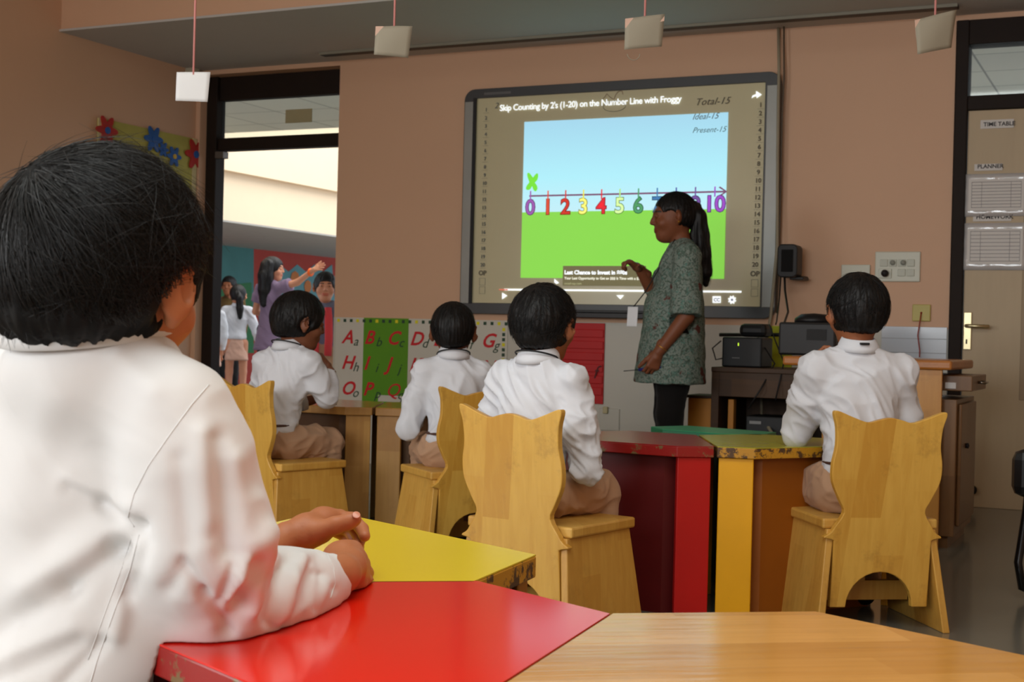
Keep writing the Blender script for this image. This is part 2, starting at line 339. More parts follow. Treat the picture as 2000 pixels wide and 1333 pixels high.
# ---- right door
d2 = empty('door_2', (-.5, D, 0)); d2['kind'] = 'structure'
fr = MB().box((-1.035, D-.02, 0), (-.972, D+.12, 2.56)).box((-.06, D-.02, 0), (.02, D+.12, 2.56)).box((-.972, D-.015, 2.43), (-.06, D+.12, 2.56)).box((-.972, D-.015, 2.085), (-.06, D+.12, 2.16))
o = fr.build('door_frame', frame_brown, None, .004); o.parent = d2; o.matrix_parent_inverse = Matrix.Translation(-Vector(d2.location))
DW('transom_pane', (-.972, D+.03, 2.16), (-.06, D+.036, 2.43), glass, d2, 0)
beige = mat('beige_door_laminate', (184, 163, 130), rough=.45, var=.07, scale=3, stretch=(8, 8, 1))
leaf = DW('door_leaf', (-.968, D, .0), (-.065, D+.045, 2.083), beige, d2)
DW('recessed_panel', (-.68, D-.004, .57), (-.36, D+.01, 1.95), mat('darker_beige', (158, 137, 108), rough=.5), d2)
brass = mat('brushed_brass', (205, 190, 150), rough=.3, metal=.85, var=.2, scale=30)
h = DW('handle_plate', (-.963, D-.012, .825), (-.923, D, 1.022), brass, d2)
hh = MB().tube([(-.945, D-.008, .95), (-.945, D-.05, .95), (-.93, D-.058, .95), (-.83, D-.055, .948)], .010, 10).build('handle', brass, None); hh.parent = d2; hh.matrix_parent_inverse = Matrix.Translation(-Vector(d2.location))
o = MB().box((-.95, D-.0135, .855), (-.942, D-.011, .88)).build('keyhole', mat('black_hole', (15, 12, 10)), None); o.parent = d2; o.matrix_parent_inverse = Matrix.Translation(-Vector(d2.location))
o = MB().lathe([(.0, 0), (.022, 0), (.026, .01), (.022, .03), (0, .034)]).build('door_stop', mat('black_rubber', (22, 22, 22), rough=.6), None); o.parent = d2; o.location = (-.38+-.02, -.0, .09); o.rotation_euler = (math.pi/2, 0, 0)
# papers on the door
white_paper = mat('white_paper', (214, 210, 205), rough=.55, var=.05, scale=10)
sleeve = mat('clear_plastic_sleeve', (196, 192, 190), rough=.12, spec=.8, var=.06, scale=5, coat=.6, bump=.25, bscale=9)
inkm = mat('black_ink', (32, 28, 30), rough=.6, var=0)
greyink = mat('grey_print', (120, 116, 122), rough=.6, var=0)
for nm, (xa, xb, za, zb, lab) in {'TIME TABLE': (-.905, -.74, 1.985, 2.03, 'small white strip lettered TIME TABLE near the top of the door'), 'PLANNER': (-.93, -.79, 1.765, 1.80, 'small white strip lettered PLANNER above the upper plastic sleeve'), 'HOMEWORK': (-.93, -.74, 1.50, 1.532, 'small white strip lettered HOMEWORK above the lower plastic sleeve')}.items():
    e = MB().box((xa, D-.006, za), (xb, D-.0045, zb)).build('paper_label', white_paper); tag(e, lab, 'label', 'lettered strips taped to the beige door')
    text('lettering', nm, xa+.015, za+.012, D-.0066, .030 if nm != 'HOMEWORK' else .031, inkm, e, bold=.0006)
for (za, zb, lab) in ((1.525, 1.748, 'clear plastic sleeve with printed planner sheet, upper of two on the door'), (1.244, 1.49, 'clear plastic sleeve with printed homework sheet, lower of two on the door')):
    e = empty('document_sleeve', (-.975, D, za), 0, lab, 'document sleeve', 'plastic sleeves on the beige door')
    w = .315; hgt = zb-za
    s = MB(); n = 10
    vs = []; 
    for i in range(n+1):
        for j in range(n+1):
            vs.append((w*i/n, -.006-.004*math.sin(i*1.3+j*.7)*math.sin(j*.9), hgt*j/n))
    fs = [(a*(n+1)+b_, (a+1)*(n+1)+b_, (a+1)*(n+1)+b_+1, a*(n+1)+b_+1) for a in range(n) for b_ in range(n)]
    o = s.add(vs, fs, True).build('sleeve', sleeve, e); so = o.modifiers.new('solid', 'SOLIDIFY'); so.thickness = .0015
    p = MB().box((.02, -.0135, .03), (w-.02, -.0125, hgt-.03)).build('printed_sheet', white_paper, e)
    ln = MB()
    for r in range(9): ln.box((.035, -.0142, .045+r*(hgt-.09)/8), (w-.035, -.0136, .0475+r*(hgt-.09)/8))
    for x_ in (.035, .085, w-.085, w-.035): ln.box((x_, -.0142, .045), (x_+.0018, -.0136, hgt-.043))
    ln.build('table_lines', greyink, p)
# ---- curtain track under the beam
tr = MB().box((-4.85, 7.33, 2.572), (-1.0, 7.39, 2.59)); tro = tr.build('curtain_track', mat('dark_track', (52, 44, 34), rough=.5), None, .002); tag(tro, 'long thin dark metal track fixed along the underside of the beam', 'curtain track')
o = MB().box((-4.85, 7.322, 2.574), (-1.0, 7.331, 2.59)).build('lip', mat('pale_track_lip', (140, 136, 120), rough=.4), tro); 
# ---- wall corner camera
e = empty('wall_sensor', (-5.99, 7.5, 2.50), 0, 'small white sensor box in the top left corner of the room', 'sensor'); MB().box((-.03, -.03, 0), (.05, .03, .09)).build('housing', mat('off_white_plastic', (190, 182, 160), rough=.5), e, .006); MB().lathe([(0, 0), (.022, 0), (.018, .03), (0, .035)], (.02, -.03, .01)).build('lens', inkm, e)
# ================================================================ outside the left doorway
cream = mat('cream_render', (246, 222, 190), rough=.8, var=.03)
struct(box('floor_courtyard', (-16, D, -.1), (4, 22, -.001), mat('courtyard_stone', (150, 146, 138), rough=.35, var=.08)))['label'] = 'grey courtyard floor outside the doorway'
bpy.data.objects['floor_courtyard'].name = 'floor_2'
tile = bpy.data.materials.new('ceiling_tiles'); tile.use_nodes = True; nt = tile.node_tree
tc = nd(nt, 'ShaderNodeTexCoord'); br = nd(nt, 'ShaderNodeTexBrick', offset=0.0); br.inputs['Color1'].default_value = S(214, 212, 196); br.inputs['Color2'].default_value = S(205, 202, 188); br.inputs['Mortar'].default_value = S(120, 118, 108); br.inputs['Scale'].default_value = 1; br.inputs['Brick Width'].default_value = .6; br.inputs['Row Height'].default_value = .6; br.inputs['Mortar Size'].default_value = .008
nt.links.new(tc.outputs['Object'], br.inputs[0]); nt.links.new(br.outputs[0], nt.nodes['Principled BSDF'].inputs['Base Color'])
struct(box('ceiling_2', (-14, D+.22, 2.78), (XR+.2, 11.2, 2.9), tile))['label'] = 'tiled corridor ceiling seen through the transom panes'
struct(MB().box((-9.3-.3, 9, 2.02), (-9.3, 24, 2.55)).box((-9.6, 9, 2.55), (-9.22, 24, 5.6)).build('wall_outer', cream))['label'] = 'cream balcony parapet across the courtyard'
bpy.data.objects['wall_outer'].name = 'wall_courtyard'
struct(box('ceiling_3', (-13, 9, 2.0), (-9.3, 24, 2.02), mat('grey_soffit', (176, 172, 165), rough=.8)))['label'] = 'grey underside of the balcony'
wx = -12.0
struct(box('wall_mural', (wx-.2, 9, 0), (wx, 24, 2.02), mat('mural_red', (176, 58, 44), rough=.7, var=.12)))['label'] = 'red painted wall across the courtyard'
mu = empty('wall_mural_painting', (wx, 16.5, 0), 0, 'painted courtyard mural with teal, green and red areas behind the schoolchildren', 'mural')
def wallshape(name, pts, m, off, parent):
    o = MB().prism(pts, lambda u, v, t: (t, u, v), off, off+.004).build(name, m, parent); o.matrix_parent_inverse = Matrix.Translation(-Vector(parent.location)); return o
wallshape_z = None
def wp(px, py): d = ray(px, py); p = CC+d*wx/d[0]; return (p[1], p[2])
T = mat('mural_teal', (70, 128, 128), rough=.7, var=.2, scale=3); G = mat('mural_green', (50, 120, 72), rough=.7, var=.25, scale=3); O = mat('mural_orange', (200, 120, 60), rough=.7)
wallshape('teal_door_area', [wp(400, 690), wp(400, 470), wp(495, 477), wp(495, 690)], T, wx+.002, mu)
wallshape('green_hill', [wp(400, 690), wp(400, 560), wp(425, 548), wp(450, 556), wp(490, 552), wp(495, 690)], G, wx+.008, mu)
pts = [wp(505, 700), wp(505, 545)]
for i in range(9): pts.append(wp(512+i*17, 517+(i % 2)*14))
pts += [wp(662, 700)]
wallshape('teal_water', pts, mat('mural_blue_green', (96, 150, 158), rough=.7, var=.15, scale=3), wx+.002, mu)
for px, py, r in ((575, 545, .12), (600, 560, .1), (650, 550, .1)):
    c = wp(px, py); wallshape('orange_flower', [(c[0]+r*math.cos(a), c[1]+r*math.sin(a)) for a in np.linspace(0, 6.28, 9)[:-1]], O, wx+.01, mu)
# ================================================================ flower board on the left wall
fb = empty('flower_board', (XL+.001, 7.1, 1.95), 0, 'yellow-green pin board with red and blue paper flowers on the left wall', 'pin board')
def rel(o, p): o.parent = p; o.matrix_parent_inverse = Matrix.Translation(-Vector(p.location)); return o
rel(MB().box((XL+.001, 6.64, 1.2), (XL+.015, 7.58, 2.125)).build('panel', mat('lime_paper', (176, 168, 84), rough=.8, var=.2, scale=6)), fb)
for y_ in (6.63, 7.55): rel(MB().box((XL+.015, y_, 1.2), (XL+.022, y_+.04, 2.125)).build('border', mat('cream_border', (205, 190, 140), rough=.8)), fb)
rel(MB().box((XL+.015, 6.72, 1.93), (XL+.02, 6.92, 1.965)).build('pink_strip', mat('pink_paper', (205, 110, 80), rough=.8)), fb)
def flower(px, py, r, c1, c2):
    d = ray(px, py); p = CC+d*(XL+.03)/d[0]; cy_, cz = p[1], p[2]
    pts = [(cy_+r*(1+.32*math.cos(6*a))*math.cos(a), cz+r*(1+.32*math.cos(6*a))*math.sin(a)) for a in np.linspace(0, 2*math.pi, 49)[:-1]]
    o = rel(MB().prism(pts, lambda u, v, t: (t, u, v), XL+.022, XL+.03).build('paper_flower', c1), fb)
    rel(MB().prism([(cy_+r*.3*math.cos(a), cz+r*.3*math.sin(a)) for a in np.linspace(0, 2*math.pi, 13)[:-1]], lambda u, v, t: (t, u, v), XL+.03, XL+.036).build('flower_centre', c2), o)
RF = mat('red_paper', (176, 40, 30), rough=.7); BF = mat('blue_paper', (40, 90, 160), rough=.7); YF = mat('yellow_paper', (210, 170, 60), rough=.7)
flower(210, 255, .075, RF, BF); flower(301, 272, .07, BF, BF); flower(383, 302, .085, RF, BF); flower(341, 306, .055, BF, YF); flower(320, 292, .04, BF, BF)
# ================================================================ hanging paper cards
cardm = {'w': mat('white_card', (225, 225, 225), rough=.7, var=.03), 'g': mat('grey_card', (150, 142, 124), rough=.7, var=.05)}
ribbon = mat('pink_ribbon', (226, 150, 145), rough=.5)
cards = [((345, 141), (411, 141), (405, 199), (343, 197), 'w', 'flat white paper card hanging on a pink ribbon, leftmost', 4.3),
         ((734, 52), (806, 52), (797, 112), (731, 108), 'g', 'curled grey-white paper card hanging on a pink ribbon left of the whiteboard', 4.4),
         ((1221, 37), (1298, 28), (1293, 90), (1219, 98), 'g', 'greyish paper card with rounded tab hanging above the whiteboard', 4.4),
         ((1786, 40), (1867, 20), (1860, 92), (1790, 108), 'g', 'tilted translucent card hanging near the right door top', 4.4)]
for i, (a, b_, c, d, k, lab, z) in enumerate(cards):
    P = [at(*p, z) for p in (a, b_, c, d)]; top = (P[0]+P[1])/2
    e = empty('hanging_card', tuple(top), 0, lab, 'hanging card', 'paper cards hung on pink ribbons')
    n = 8; vs = []
    for r in range(n+1):
        for q in range(n+1):
            u, v = q/n, r/n; p = (P[0]*(1-u)+P[1]*u)*(1-v)+(P[3]*(1-u)+P[2]*u)*v
            cv = [.002, .010, .008, .012][i]*math.sin(math.pi*(u*.8+v*.5)); p = p-CM[2]*cv; vs.append(tuple(p-top))
    fs = [(r*(n+1)+q, r*(n+1)+q+1, (r+1)*(n+1)+q+1, (r+1)*(n+1)+q) for r in range(n) for q in range(n)]
    o = MB().add(vs, fs, True).build('card', cardm[k], e); s = o.modifiers.new('s', 'SOLIDIFY'); s.thickness = .001
    if i in (1, 2, 3):
        fold = MB(); h2 = .42 if i == 2 else .5
        A, B, C2 = P[0]-top, (P[1]-top), (P[3]-top)
        off = -CM[2]*.004
        A2 = A+off; tri = [A2, B+off*1.2, A+(C2-A)*h2+off] if i != 2 else [A2, B+off, B+(P[2]-P[1])*.22+off, A+(C2-A)*.3+off]
        ff = MB().add([tuple(v) for v in tri], [tuple(range(len(tri)))], False).build('folded_flap', mat('peach_card', (205, 170, 150), rough=.7), e); s = ff.modifiers.new('s', 'SOLIDIFY'); s.thickness = .001
    if i == 2:
        c0 = (P[3]*.75+P[2]*.25)-top; MB().tube([tuple(c0+CM[0]*.02*math.cos(t)-(-CM[1])*(.015+.02*math.sin(t))) for t in np.linspace(0, math.pi, 9)], .0012, 5).build('paper_tab', cardm['g'], e)
    hz = 3.2-top[2]; MB().tube([(0, 0, -.008), (.002, 0, hz*.5), (0, 0, hz)], .0035, 6).build('ribbon', ribbon, e)
# ================================================================ whiteboard on the front wall
YW = D
wb = empty('interactive_whiteboard', (-2.95, YW, 1.0), 0, 'large grey-framed interactive whiteboard showing a number line lesson', 'whiteboard')
def R_(o): return rel(o, wb)
def rrect(x0, x1, z0, z1, r, n=6, cham=None):
    pts = []
    for cx, cz, a0 in ((x1-r, z1-r, 0), (x0+r, z1-r, 90), (x0+r, z0+r, 180), (x1-r, z0+r, 270)):
        for k in range(n+1): a = math.radians(a0+90*k/n); pts.append((cx+r*math.cos(a), cz+r*math.sin(a)))
    return pts
def ring(outer, inner, y0, y1, m, name):
    n = len(outer); vs = [(u, y0, v) for u, v in outer]+[(u, y0, v) for u, v in inner]+[(u, y1, v) for u, v in outer]+[(u, y1, v) for u, v in inner]; fs = []
    for i in range(n):
        j = (i+1) % n; fs += [(i, j, n+j, n+i), (2*n+i, 3*n+i, 3*n+j, 2*n+j), (i, 2*n+i, 2*n+j, j), (n+i, n+j, 3*n+j, 3*n+i)]
    return R_(MB().add(vs, fs).build(name, m, None, .003))
X0, X1, Z0, Z1 = -3.935, -1.963, .968, 2.345
ring(rrect(X0, X1, Z0, Z1, .07), rrect(-3.855, -2.05, 1.035, 2.288, .003), YW-.045, YW, mat('charcoal_board_frame', (70, 72, 74), rough=.35, metal=.3), 'frame')
for xa, xb in ((X0+.004, -3.868), (-2.04, X1-.004)): R_(MB().box((xa, YW-.049, 1.03), (xb, YW-.04, 2.27)).build('side_strip', mat('pale_aluminium', (150, 152, 148), rough=.35, metal=.3), None, .004))
R_(MB().box((-3.872, YW-.05, 1.03), (-3.852, YW-.044, 2.29)).build('inner_edge', mat('black_edge', (30, 30, 32)), None))
R_(MB().box((-3.858, YW-.03, 1.03), (-2.046, YW-.02, 2.292)).build('writing_surface', mat('whiteboard_enamel', (205, 197, 160), rough=.25, var=.03, spec=.5), None))
R_(MB().box((-3.3, YW-.10, .955), (-2.55, YW-.03, .985)).box((-3.3, YW-.10, .985), (-2.55, YW-.093, 1.0)).build('pen_tray', mat('black_tray', (30, 31, 34), rough=.4), None, .005))
yb = YW-.0325
def bp_(px, py):
    d = ray(px, py); p = CC+d*yb/d[1]; return (p[0], p[2])
def em(name, c, s=1.0):
    return mat(name, c, rough=.9, spec=0, var=.02, emit=s, scale=2)
# projected picture
img = bpy.data.materials.new('projected_sky'); img.use_nodes = True; nt = img.node_tree; b_ = nt.nodes['Principled BSDF']; b_.inputs['Base Color'].default_value = (0, 0, 0, 1); b_.inputs['Roughness'].default_value = .4; b_.inputs['Specular IOR Level'].default_value = .2
tc = nd(nt, 'ShaderNodeTexCoord'); sp = nd(nt, 'ShaderNodeSeparateXYZ'); nt.links.new(tc.outputs['Object'], sp.inputs[0])
mr = nd(nt, 'ShaderNodeMapRange'); mr.inputs[1].default_value = .6; mr.inputs[2].default_value = 1.14; nt.links.new(sp.outputs[2], mr.inputs[0])
rp = nd(nt, 'ShaderNodeValToRGB'); rp.color_ramp.elements[0].color = S(196, 240, 250); rp.color_ramp.elements[1].color = S(166, 216, 238); e_ = rp.color_ramp.elements.new(.35); e_.color = S(178, 240, 252)
nt.links.new(mr.outputs[0], rp.inputs[0]); nt.links.new(rp.outputs[0], b_.inputs['Emission Color']); b_.inputs['Emission Strength'].default_value = 1
Xa, Xb, Zt, Zb, Zg = -3.53, -2.263, 2.131, 1.19, 1.585
shadow = em('projected_grey', (118, 112, 100), .55)
def panel(name, x0, x1, z0, z1, m, y=yb, t=.0015): return R_(MB().box((x0, y-t, z0), (x1, y, z1)).build(name, m, None))
o = panel('projected_sky_area', Xa, Xb, Zg, Zt, img, yb+.002, .003)
for v in o.data.vertices: v.co.z -= 1.0
o.location.z = 1.0
panel('projected_grass_area', Xa, Xb, Zb, Zg, em('projected_grass', (128, 200, 78), .92), yb+.002, .003)
yt = yb-.0015
def T_(s, px, py, size, m, name='writing', dy=0, **k):
    x, z = bp_(px, py); return R_(text(name, s, x, z, yt-.001-dy, size, m, None, **k))
white_em = em('projected_white', (238, 244, 250))
T_("Skip Counting by 2's (1-20) on the Number Line with Froggy", 976, 217, .0522, white_em, 'title_text', bold=.0003, space=.915)
# number line
la, ra = bp_(1034, 384), bp_(1418, 375)
zl = (la[1]+ra[1])/2+.002
purple = em('projected_line', (120, 80, 110), .8)
R_(MB().box((la[0], yt-.001, zl-.005), (ra[0], yt, zl+.005)).build('number_line', purple, None))
R_(MB().add([(ra[0]-.035, yt-.001, zl+.03), (ra[0]-.043, yt-.001, zl+.024), (ra[0]-.005, yt-.001, zl), (ra[0]-.043, yt-.001, zl-.024), (ra[0]-.035, yt-.001, zl-.03), (ra[0]+.008, yt-.001, zl)], [(0, 1, 2, 5), (2, 3, 4, 5)]).build('arrow_head', purple, None))
cols = [(150, 90, 170), (215, 80, 60), (200, 60, 50), (225, 215, 60), (215, 50, 60), (170, 215, 120), (80, 150, 100), (70, 120, 170), (80, 90, 160), (110, 80, 150), (150, 80, 190)]
nums = ['0', '1', '2', '3', '4', '5', '6', '7', '8', '9', '10']
dx = (bp_(1396, 400)[0]-bp_(1036, 408)[0])/10
x00 = bp_(1036, 408)[0]; zn = (bp_(1036, 419)[1]+bp_(1357, 414)[1])/2
for i, s in enumerate(nums):
    x = x00+dx*i; m = em('projected_number_%s' % s, cols[i], .85); dk = em('projected_outline_%s' % s, tuple(int(c*.55) for c in cols[i]), .8)
    R_(MB().box((x-.004, yt-.002, zl-.028), (x+.004, yt-.001, zl+.03)).build('tick_mark', m, None))
    fillc = em('projected_number_fill_%s' % s, (235, 235, 120), .9) if s in '3' else (em('projected_number_fill_5', (205, 240, 160), .9) if s == '5' else m)
    R_(text('numeral_outline', s, x, zn, yt-.0012, .128, dk, None, bold=.0058, align='CENTER'))
    R_(text('numeral', s, x, zn, yt-.0024, .128, fillc, None, bold=.0015, align='CENTER'))
# green splat shape
cx, cz = bp_(1040, 356)
pts = []
for a in np.linspace(0, 2*math.pi, 41)[:-1]: r = .042*(1+.45*math.cos(4*(a-.7)))+.003*math.sin(9*a); pts.append((cx+r*math.cos(a)*.8, cz+r*math.sin(a)*1.15))
R_(MB().prism(pts, lambda u, v, t: (u, t, v), yt-.002, yt).build('green_blob', em('projected_green', (110, 205, 60)), None))
# caption, progress bar, icons
cxa = bp_(1100, 524)
panel('caption_box', cxa[0], bp_(1262, 524)[0], 1.145, 1.262, em('projected_caption_grey', (112, 106, 78), .75), yt-.0005, .002)
T_('Last Chance to Invest in $$0s', 1103, 536, .033, white_em, 'caption_text', .003, bold=.0012); T_('Your Last Opportunity to Get an $$$ It Time with a $500.00', 1103, 546, .021, em('projected_pale', (215, 215, 200)), 'caption_text', .003, bold=.0006); T_('ccsed-say.com', 1103, 556, .019, em('projected_olive', (170, 170, 130), .8), 'caption_text', .003)
pa, pb = bp_(1060, 566), bp_(1448, 571)
zp = (pa[1]+pb[1])/2
panel('progress_bar', bp_(985, 565)[0], pb[0], zp-.005, zp+.005, white_em); panel('progress_played', bp_(975, 565)[0], bp_(992, 565)[0], zp-.004, zp+.003, em('projected_red', (205, 110, 90), .8), yt)
def poly(name, pts, m=white_em): return R_(MB().prism([bp_(*p) for p in pts], lambda u, v, t: (u, t, v), yt-.0012, yt).build(name, m, None))
poly('play_icon', [(981, 572), (981, 585), (991, 578)]); poly('chevron_icon', [(1204, 577), (1219, 577), (1212, 585)]); poly('cursor_icon', [(1083, 545), (1092, 553), (1087, 555), (1083, 552)])
poly('share_icon', [(1468, 192), (1470, 187), (1477, 184), (1477, 178), (1488, 185), (1478, 192), (1478, 188), (1473, 189)])
cb = [(1392, 579), (1408, 579), (1408, 592), (1392, 592)]; poly('captions_icon', cb); T_('CC', 1394, 589, .026, em('projected_mid_grey', (140, 140, 150), .6), 'captions_lettering', bold=.001)
gc = bp_(1430, 586); gp = []
for i in range(32): a = 2*math.pi*i/32; r = .024 if (i//2) % 2 else .018; gp.append((gc[0]+r*math.cos(a), gc[1]+r*math.sin(a)))
R_(MB().prism(gp, lambda u, v, t: (u, t, v), yt-.0012, yt).build('gear_icon', white_em, None)); R_(MB().prism([(gc[0]+.007*math.cos(a), gc[1]+.007*math.sin(a)) for a in np.linspace(0, 6.28, 13)[:-1]], lambda u, v, t: (u, t, v), yt-.0022, yt-.0012).build('gear_hole', em('projected_mid_grey', (140, 140, 150), .6), None))
# marker writing and number columns on the board itself
mk = mat('faint_marker', (112, 106, 92), rough=.7, var=0)
mk2 = mat('fainter_marker', (118, 122, 118), rough=.7, var=0); mk3 = mat('wiped_marker', (120, 160, 170), rough=.7, var=0)
T_('Total-15', 1357, 206, .056, mk, 'marker_writing', shear=.4, space=1.05); T_('Ideal-15', 1352, 234, .048, mk2, 'marker_writing', shear=.4); T_('Present-15', 1352, 260, .045, mk3, 'marker_writing', shear=.4)
T_('2', 966, 212, .05, mk2, 'marker_writing', shear=.3)
sc = []
x_, z_ = bp_(1185, 190); sc = [(x_+.04*t-.006*math.sin(t*5), yt-.0008, z_+.02*math.cos(t*3.1)+.006*t) for t in np.linspace(-.6, 2.6, 26)]
R_(MB().tube(sc, .0012, 4).build('wiped_scribble', mat('wiped_red', (150, 110, 96), rough=.7), None))
x_, z_ = bp_(1200, 208); sc = [(x_+.07*math.cos(t), yt-.0008, z_+.03*math.sin(t)) for t in np.linspace(0, 6.28, 26)]
R_(MB().tube(sc, .0012, 4).build('wiped_loop', mk2, None))
for side, px0, py0, px1, py1 in (('left', 950, 214, 943, 517), ('right', 1486, 205, 1475, 517)):
    a = bp_(px0, py0); c = bp_(px1, py1)
    for i in range(1, 21):
        t = (i-1)/19; x = a[0]*(1-t)+c[0]*t; z = a[1]*(1-t)+c[1]*t
        R_(text('column_number', str(i), x, z-.012, yt-.001, .036 if side == 'right' else .030, mk if side == 'right' else mk2, None, align='CENTER', bold=.0008))
        R_(MB().box((x-.02, yt-.0006, z-.0225), (x+.02, yt, z-.0215)).build('column_line', mk2, None))
    R_(text('column_number', 'OP', x, z-.065, yt-.001, .04, mk, None, align='CENTER', bold=.0012))
    for q in (1, 2):
        zz = z-.075-q*.052; R_(MB().box((x-.02, yt-.0006, zz), (x+.02, yt, zz+.0015)).box((x-.02, yt-.0006, zz+.042), (x+.02, yt, zz+.0435)).box((x-.02, yt-.0006, zz), (x-.0185, yt, zz+.042)).box((x+.0185, yt-.0006, zz), (x+.02, yt, zz+.042)).build('empty_square', mk2, None))
R_(MB().box((-3.80, YW-.0465, 2.305), (-3.62, YW-.045, 2.32)).build('maker_plate', mat('grey_plate', (100, 100, 100)), None))
# ================================================================ alphabet chart and red chart
def wq(px, py, y=D-.008): d = ray(px, py); p = CC+d*y/d[1]; return (p[0], p[2])
ch = empty('alphabet_chart', (-4.25, D, .37), 0, 'white and green paper alphabet chart with red cursive capitals on the lower wall', 'wall chart')
wp_ = mat('chart_white', (208, 204, 192), rough=.7, var=.03); gp_ = mat('chart_green', (92, 150, 30), rough=.7, var=.08)
redp = mat('red_marker', (206, 30, 40), rough=.6, var=.1); blk = mat('dark_marker', (40, 70, 50), rough=.6); ylw = mat('yellow_dots', (225, 215, 40), rough=.7)
xg0, xg1, xe = -4.64, -4.31, -3.62
def B_(name, x0, x1, z0, z1, m, y=D-.006, t=.003, par=None): return rel(MB().box((x0, y-t, z0), (x1, y, z1)).build(name, m, None), par or ch)
B_('white_sheet', -4.85, xg0, .36, .93, wp_); B_('green_sheet', xg0, xg1, .36, .93, gp_); B_('white_sheet', xg1, xe, .36, .93, wp_)
def dot(x0, z0, k):
    rel(MB().box((x0, D-.0105, z0), (x0+.02, D-.009, z0+.02)).build('border_dot', blk if k % 3 else ylw, None), ch)
for i in range(26):
    x = -4.84+i*(xe+4.84-.02)/25
    dot(x, .90, i)
for i in range(16):
    dot(xe-.035, .4+i*.031, i)

for r, row in enumerate((('A', 'B', 'C', 'D', 'E', 'F', 'G'), ('H', 'I', 'J', 'K', 'L', 'M', 'N'), ('O', 'P', 'Q', 'R', 'S', 'T', 'U'))):
    for c, L_ in enumerate(row):
        x = -4.80+c*.167; z = .765-r*.165
        rel(text('capital_letter', L_, x, z, D-.0105, .12, redp, None, shear=.35, bold=.0025), ch); rel(text('small_letter', L_.lower(), x+.085, z-.015, D-.0105, .085, blk, None, shear=.35), ch)
B_('green_foot', xg0, xg1, .36, .375, gp_); B_('white_strip', xg0+.12, xg1, .40, .44, wp_, D-.009, .001)
rc = empty('red_chart', (-3.15, D, .45), 0, 'glossy red plastic chart with horizontal pockets below the whiteboard', 'wall chart')
redg = mat('glossy_red_plastic', (190, 14, 16), rough=.42, spec=.3, bump=.15, bscale=8)
o = rel(MB().box((-3.307, D-.014, .448), (-2.985, D-.006, .925)).build('backing', redg, None, .002), rc)
pk = MB()
for i in range(6): pk.box((-3.30, D-.021, .50+i*.068), (-2.99, D-.013, .547+i*.068))
rel(pk.build('pocket', redg, None, .003), rc)
rel(text('letter_card', 'f', -3.05, .60, D-.023, .11, mat('dark_red_ink', (80, 10, 10)), None, shear=.3), rc)
e = empty('wall_socket', (-2.92, D, .335), 0, 'cream wall socket plate at the lower right of the red chart', 'socket'); MB().box((-.09, -.012, -.04), (.04, 0, .09)).build('plate', dado, e, .004); MB().box((-.06, -.03, .06), (-.03, -.01, .10)).build('plug', mat('beige_plastic', (190, 180, 140), rough=.5), e, .004)
# ================================================================ wall plates on the right
pl = mat('white_switch_plastic', (205, 206, 190), rough=.35, var=.05)
e = empty('switch_panel', (-1.31, D, 1.26), 0, 'large white switch panel with sockets on the wall by the right door', 'switch panel')
MB().box((-.12, -.012, -.08), (.118, 0, .082)).build('plate', pl, e, .005)
for i in range(4):
    for j in range(2):
        if j == 0 and i < 2: continue
        MB().box((-.092+i*.047, -.018, -.05+j*.052), (-.052+i*.047, -.011, -.012+j*.052)).build('rocker', mat('switch_rocker', (186, 188, 172), rough=.35), e, .002)
for x in (-.025, .03): MB().lathe([(0, 0), (.014, 0), (.014, .008), (0, .01)], n=16).build('dial', mat('dial_grey', (150, 152, 142)), e).matrix_local = Matrix.Translation((x, -.018, .022)) @ Matrix.Rotation(math.pi/2, 4, 'X')
MB().box((-.10, -.019, -.062), (-.03, -.012, -.01)).build('socket', pl, e, .003); MB().lathe([(0, 0), (.018, 0), (.02, .02), (.01, .035), (0, .036)], n=14).build('black_plug', inkm, e).matrix_local = Matrix.Translation((-.062, -.02, -.036)) @ Matrix.Rotation(math.pi/2, 4, 'X')
o = tag(empty('small_switch_plate', (-1.53, D, 1.21), 0), 'small white switch plate left of the large switch panel', 'switch panel'); MB().box((-.08, -.012, -.05), (.075, 0, .062)).build('plate', pl, o, .004); MB().box((-.03, -.016, -.02), (.03, -.01, .03)).build('rocker', pl, o, .002)
e = empty('cord_outlet', (-1.18, D, 1.015), 0, 'yellowed square outlet with a red cord leading down', 'socket')
MB().box((-.047, -.014, -.045), (.047, 0, .045)).build('plate', mat('yellowed_plastic', (190, 176, 92), rough=.4), e, .004)
MB().lathe([(0, 0), (.006, 0), (.004, .006), (0, .007)], n=10).build('plug', mat('red_cord', (150, 40, 25), rough=.5), e).matrix_local = Matrix.Translation((0, -.014, 0)) @ Matrix.Rotation(math.pi/2, 4, 'X')
MB().tube([(0, -.02, -.002), (-.004, -.03, -.05), (-.012, -.035, -.12), (0, -.035, -.2), (.004, -.06, -.235)], .0035, 6).build('cord', MATS['red_cord'], e)
wt = mat('glazed_white_tile', (196, 204, 214), rough=.15, coat=.4, var=.03)
o = MB().box((-1.385, D-.016, .72), (-1.045, D-.005, .94)).build('tile_panel', wt, None, .002); tag(o, 'shiny bluish white tile strip on the wall behind the desk', 'tile panel'); 
g_ = MB()
for z in (.80, .875): g_.box((-1.385, D-.0175, z), (-1.045, D-.0155, z+.003))
g_.build('joint', mat('tile_joint', (150, 155, 160)), o)
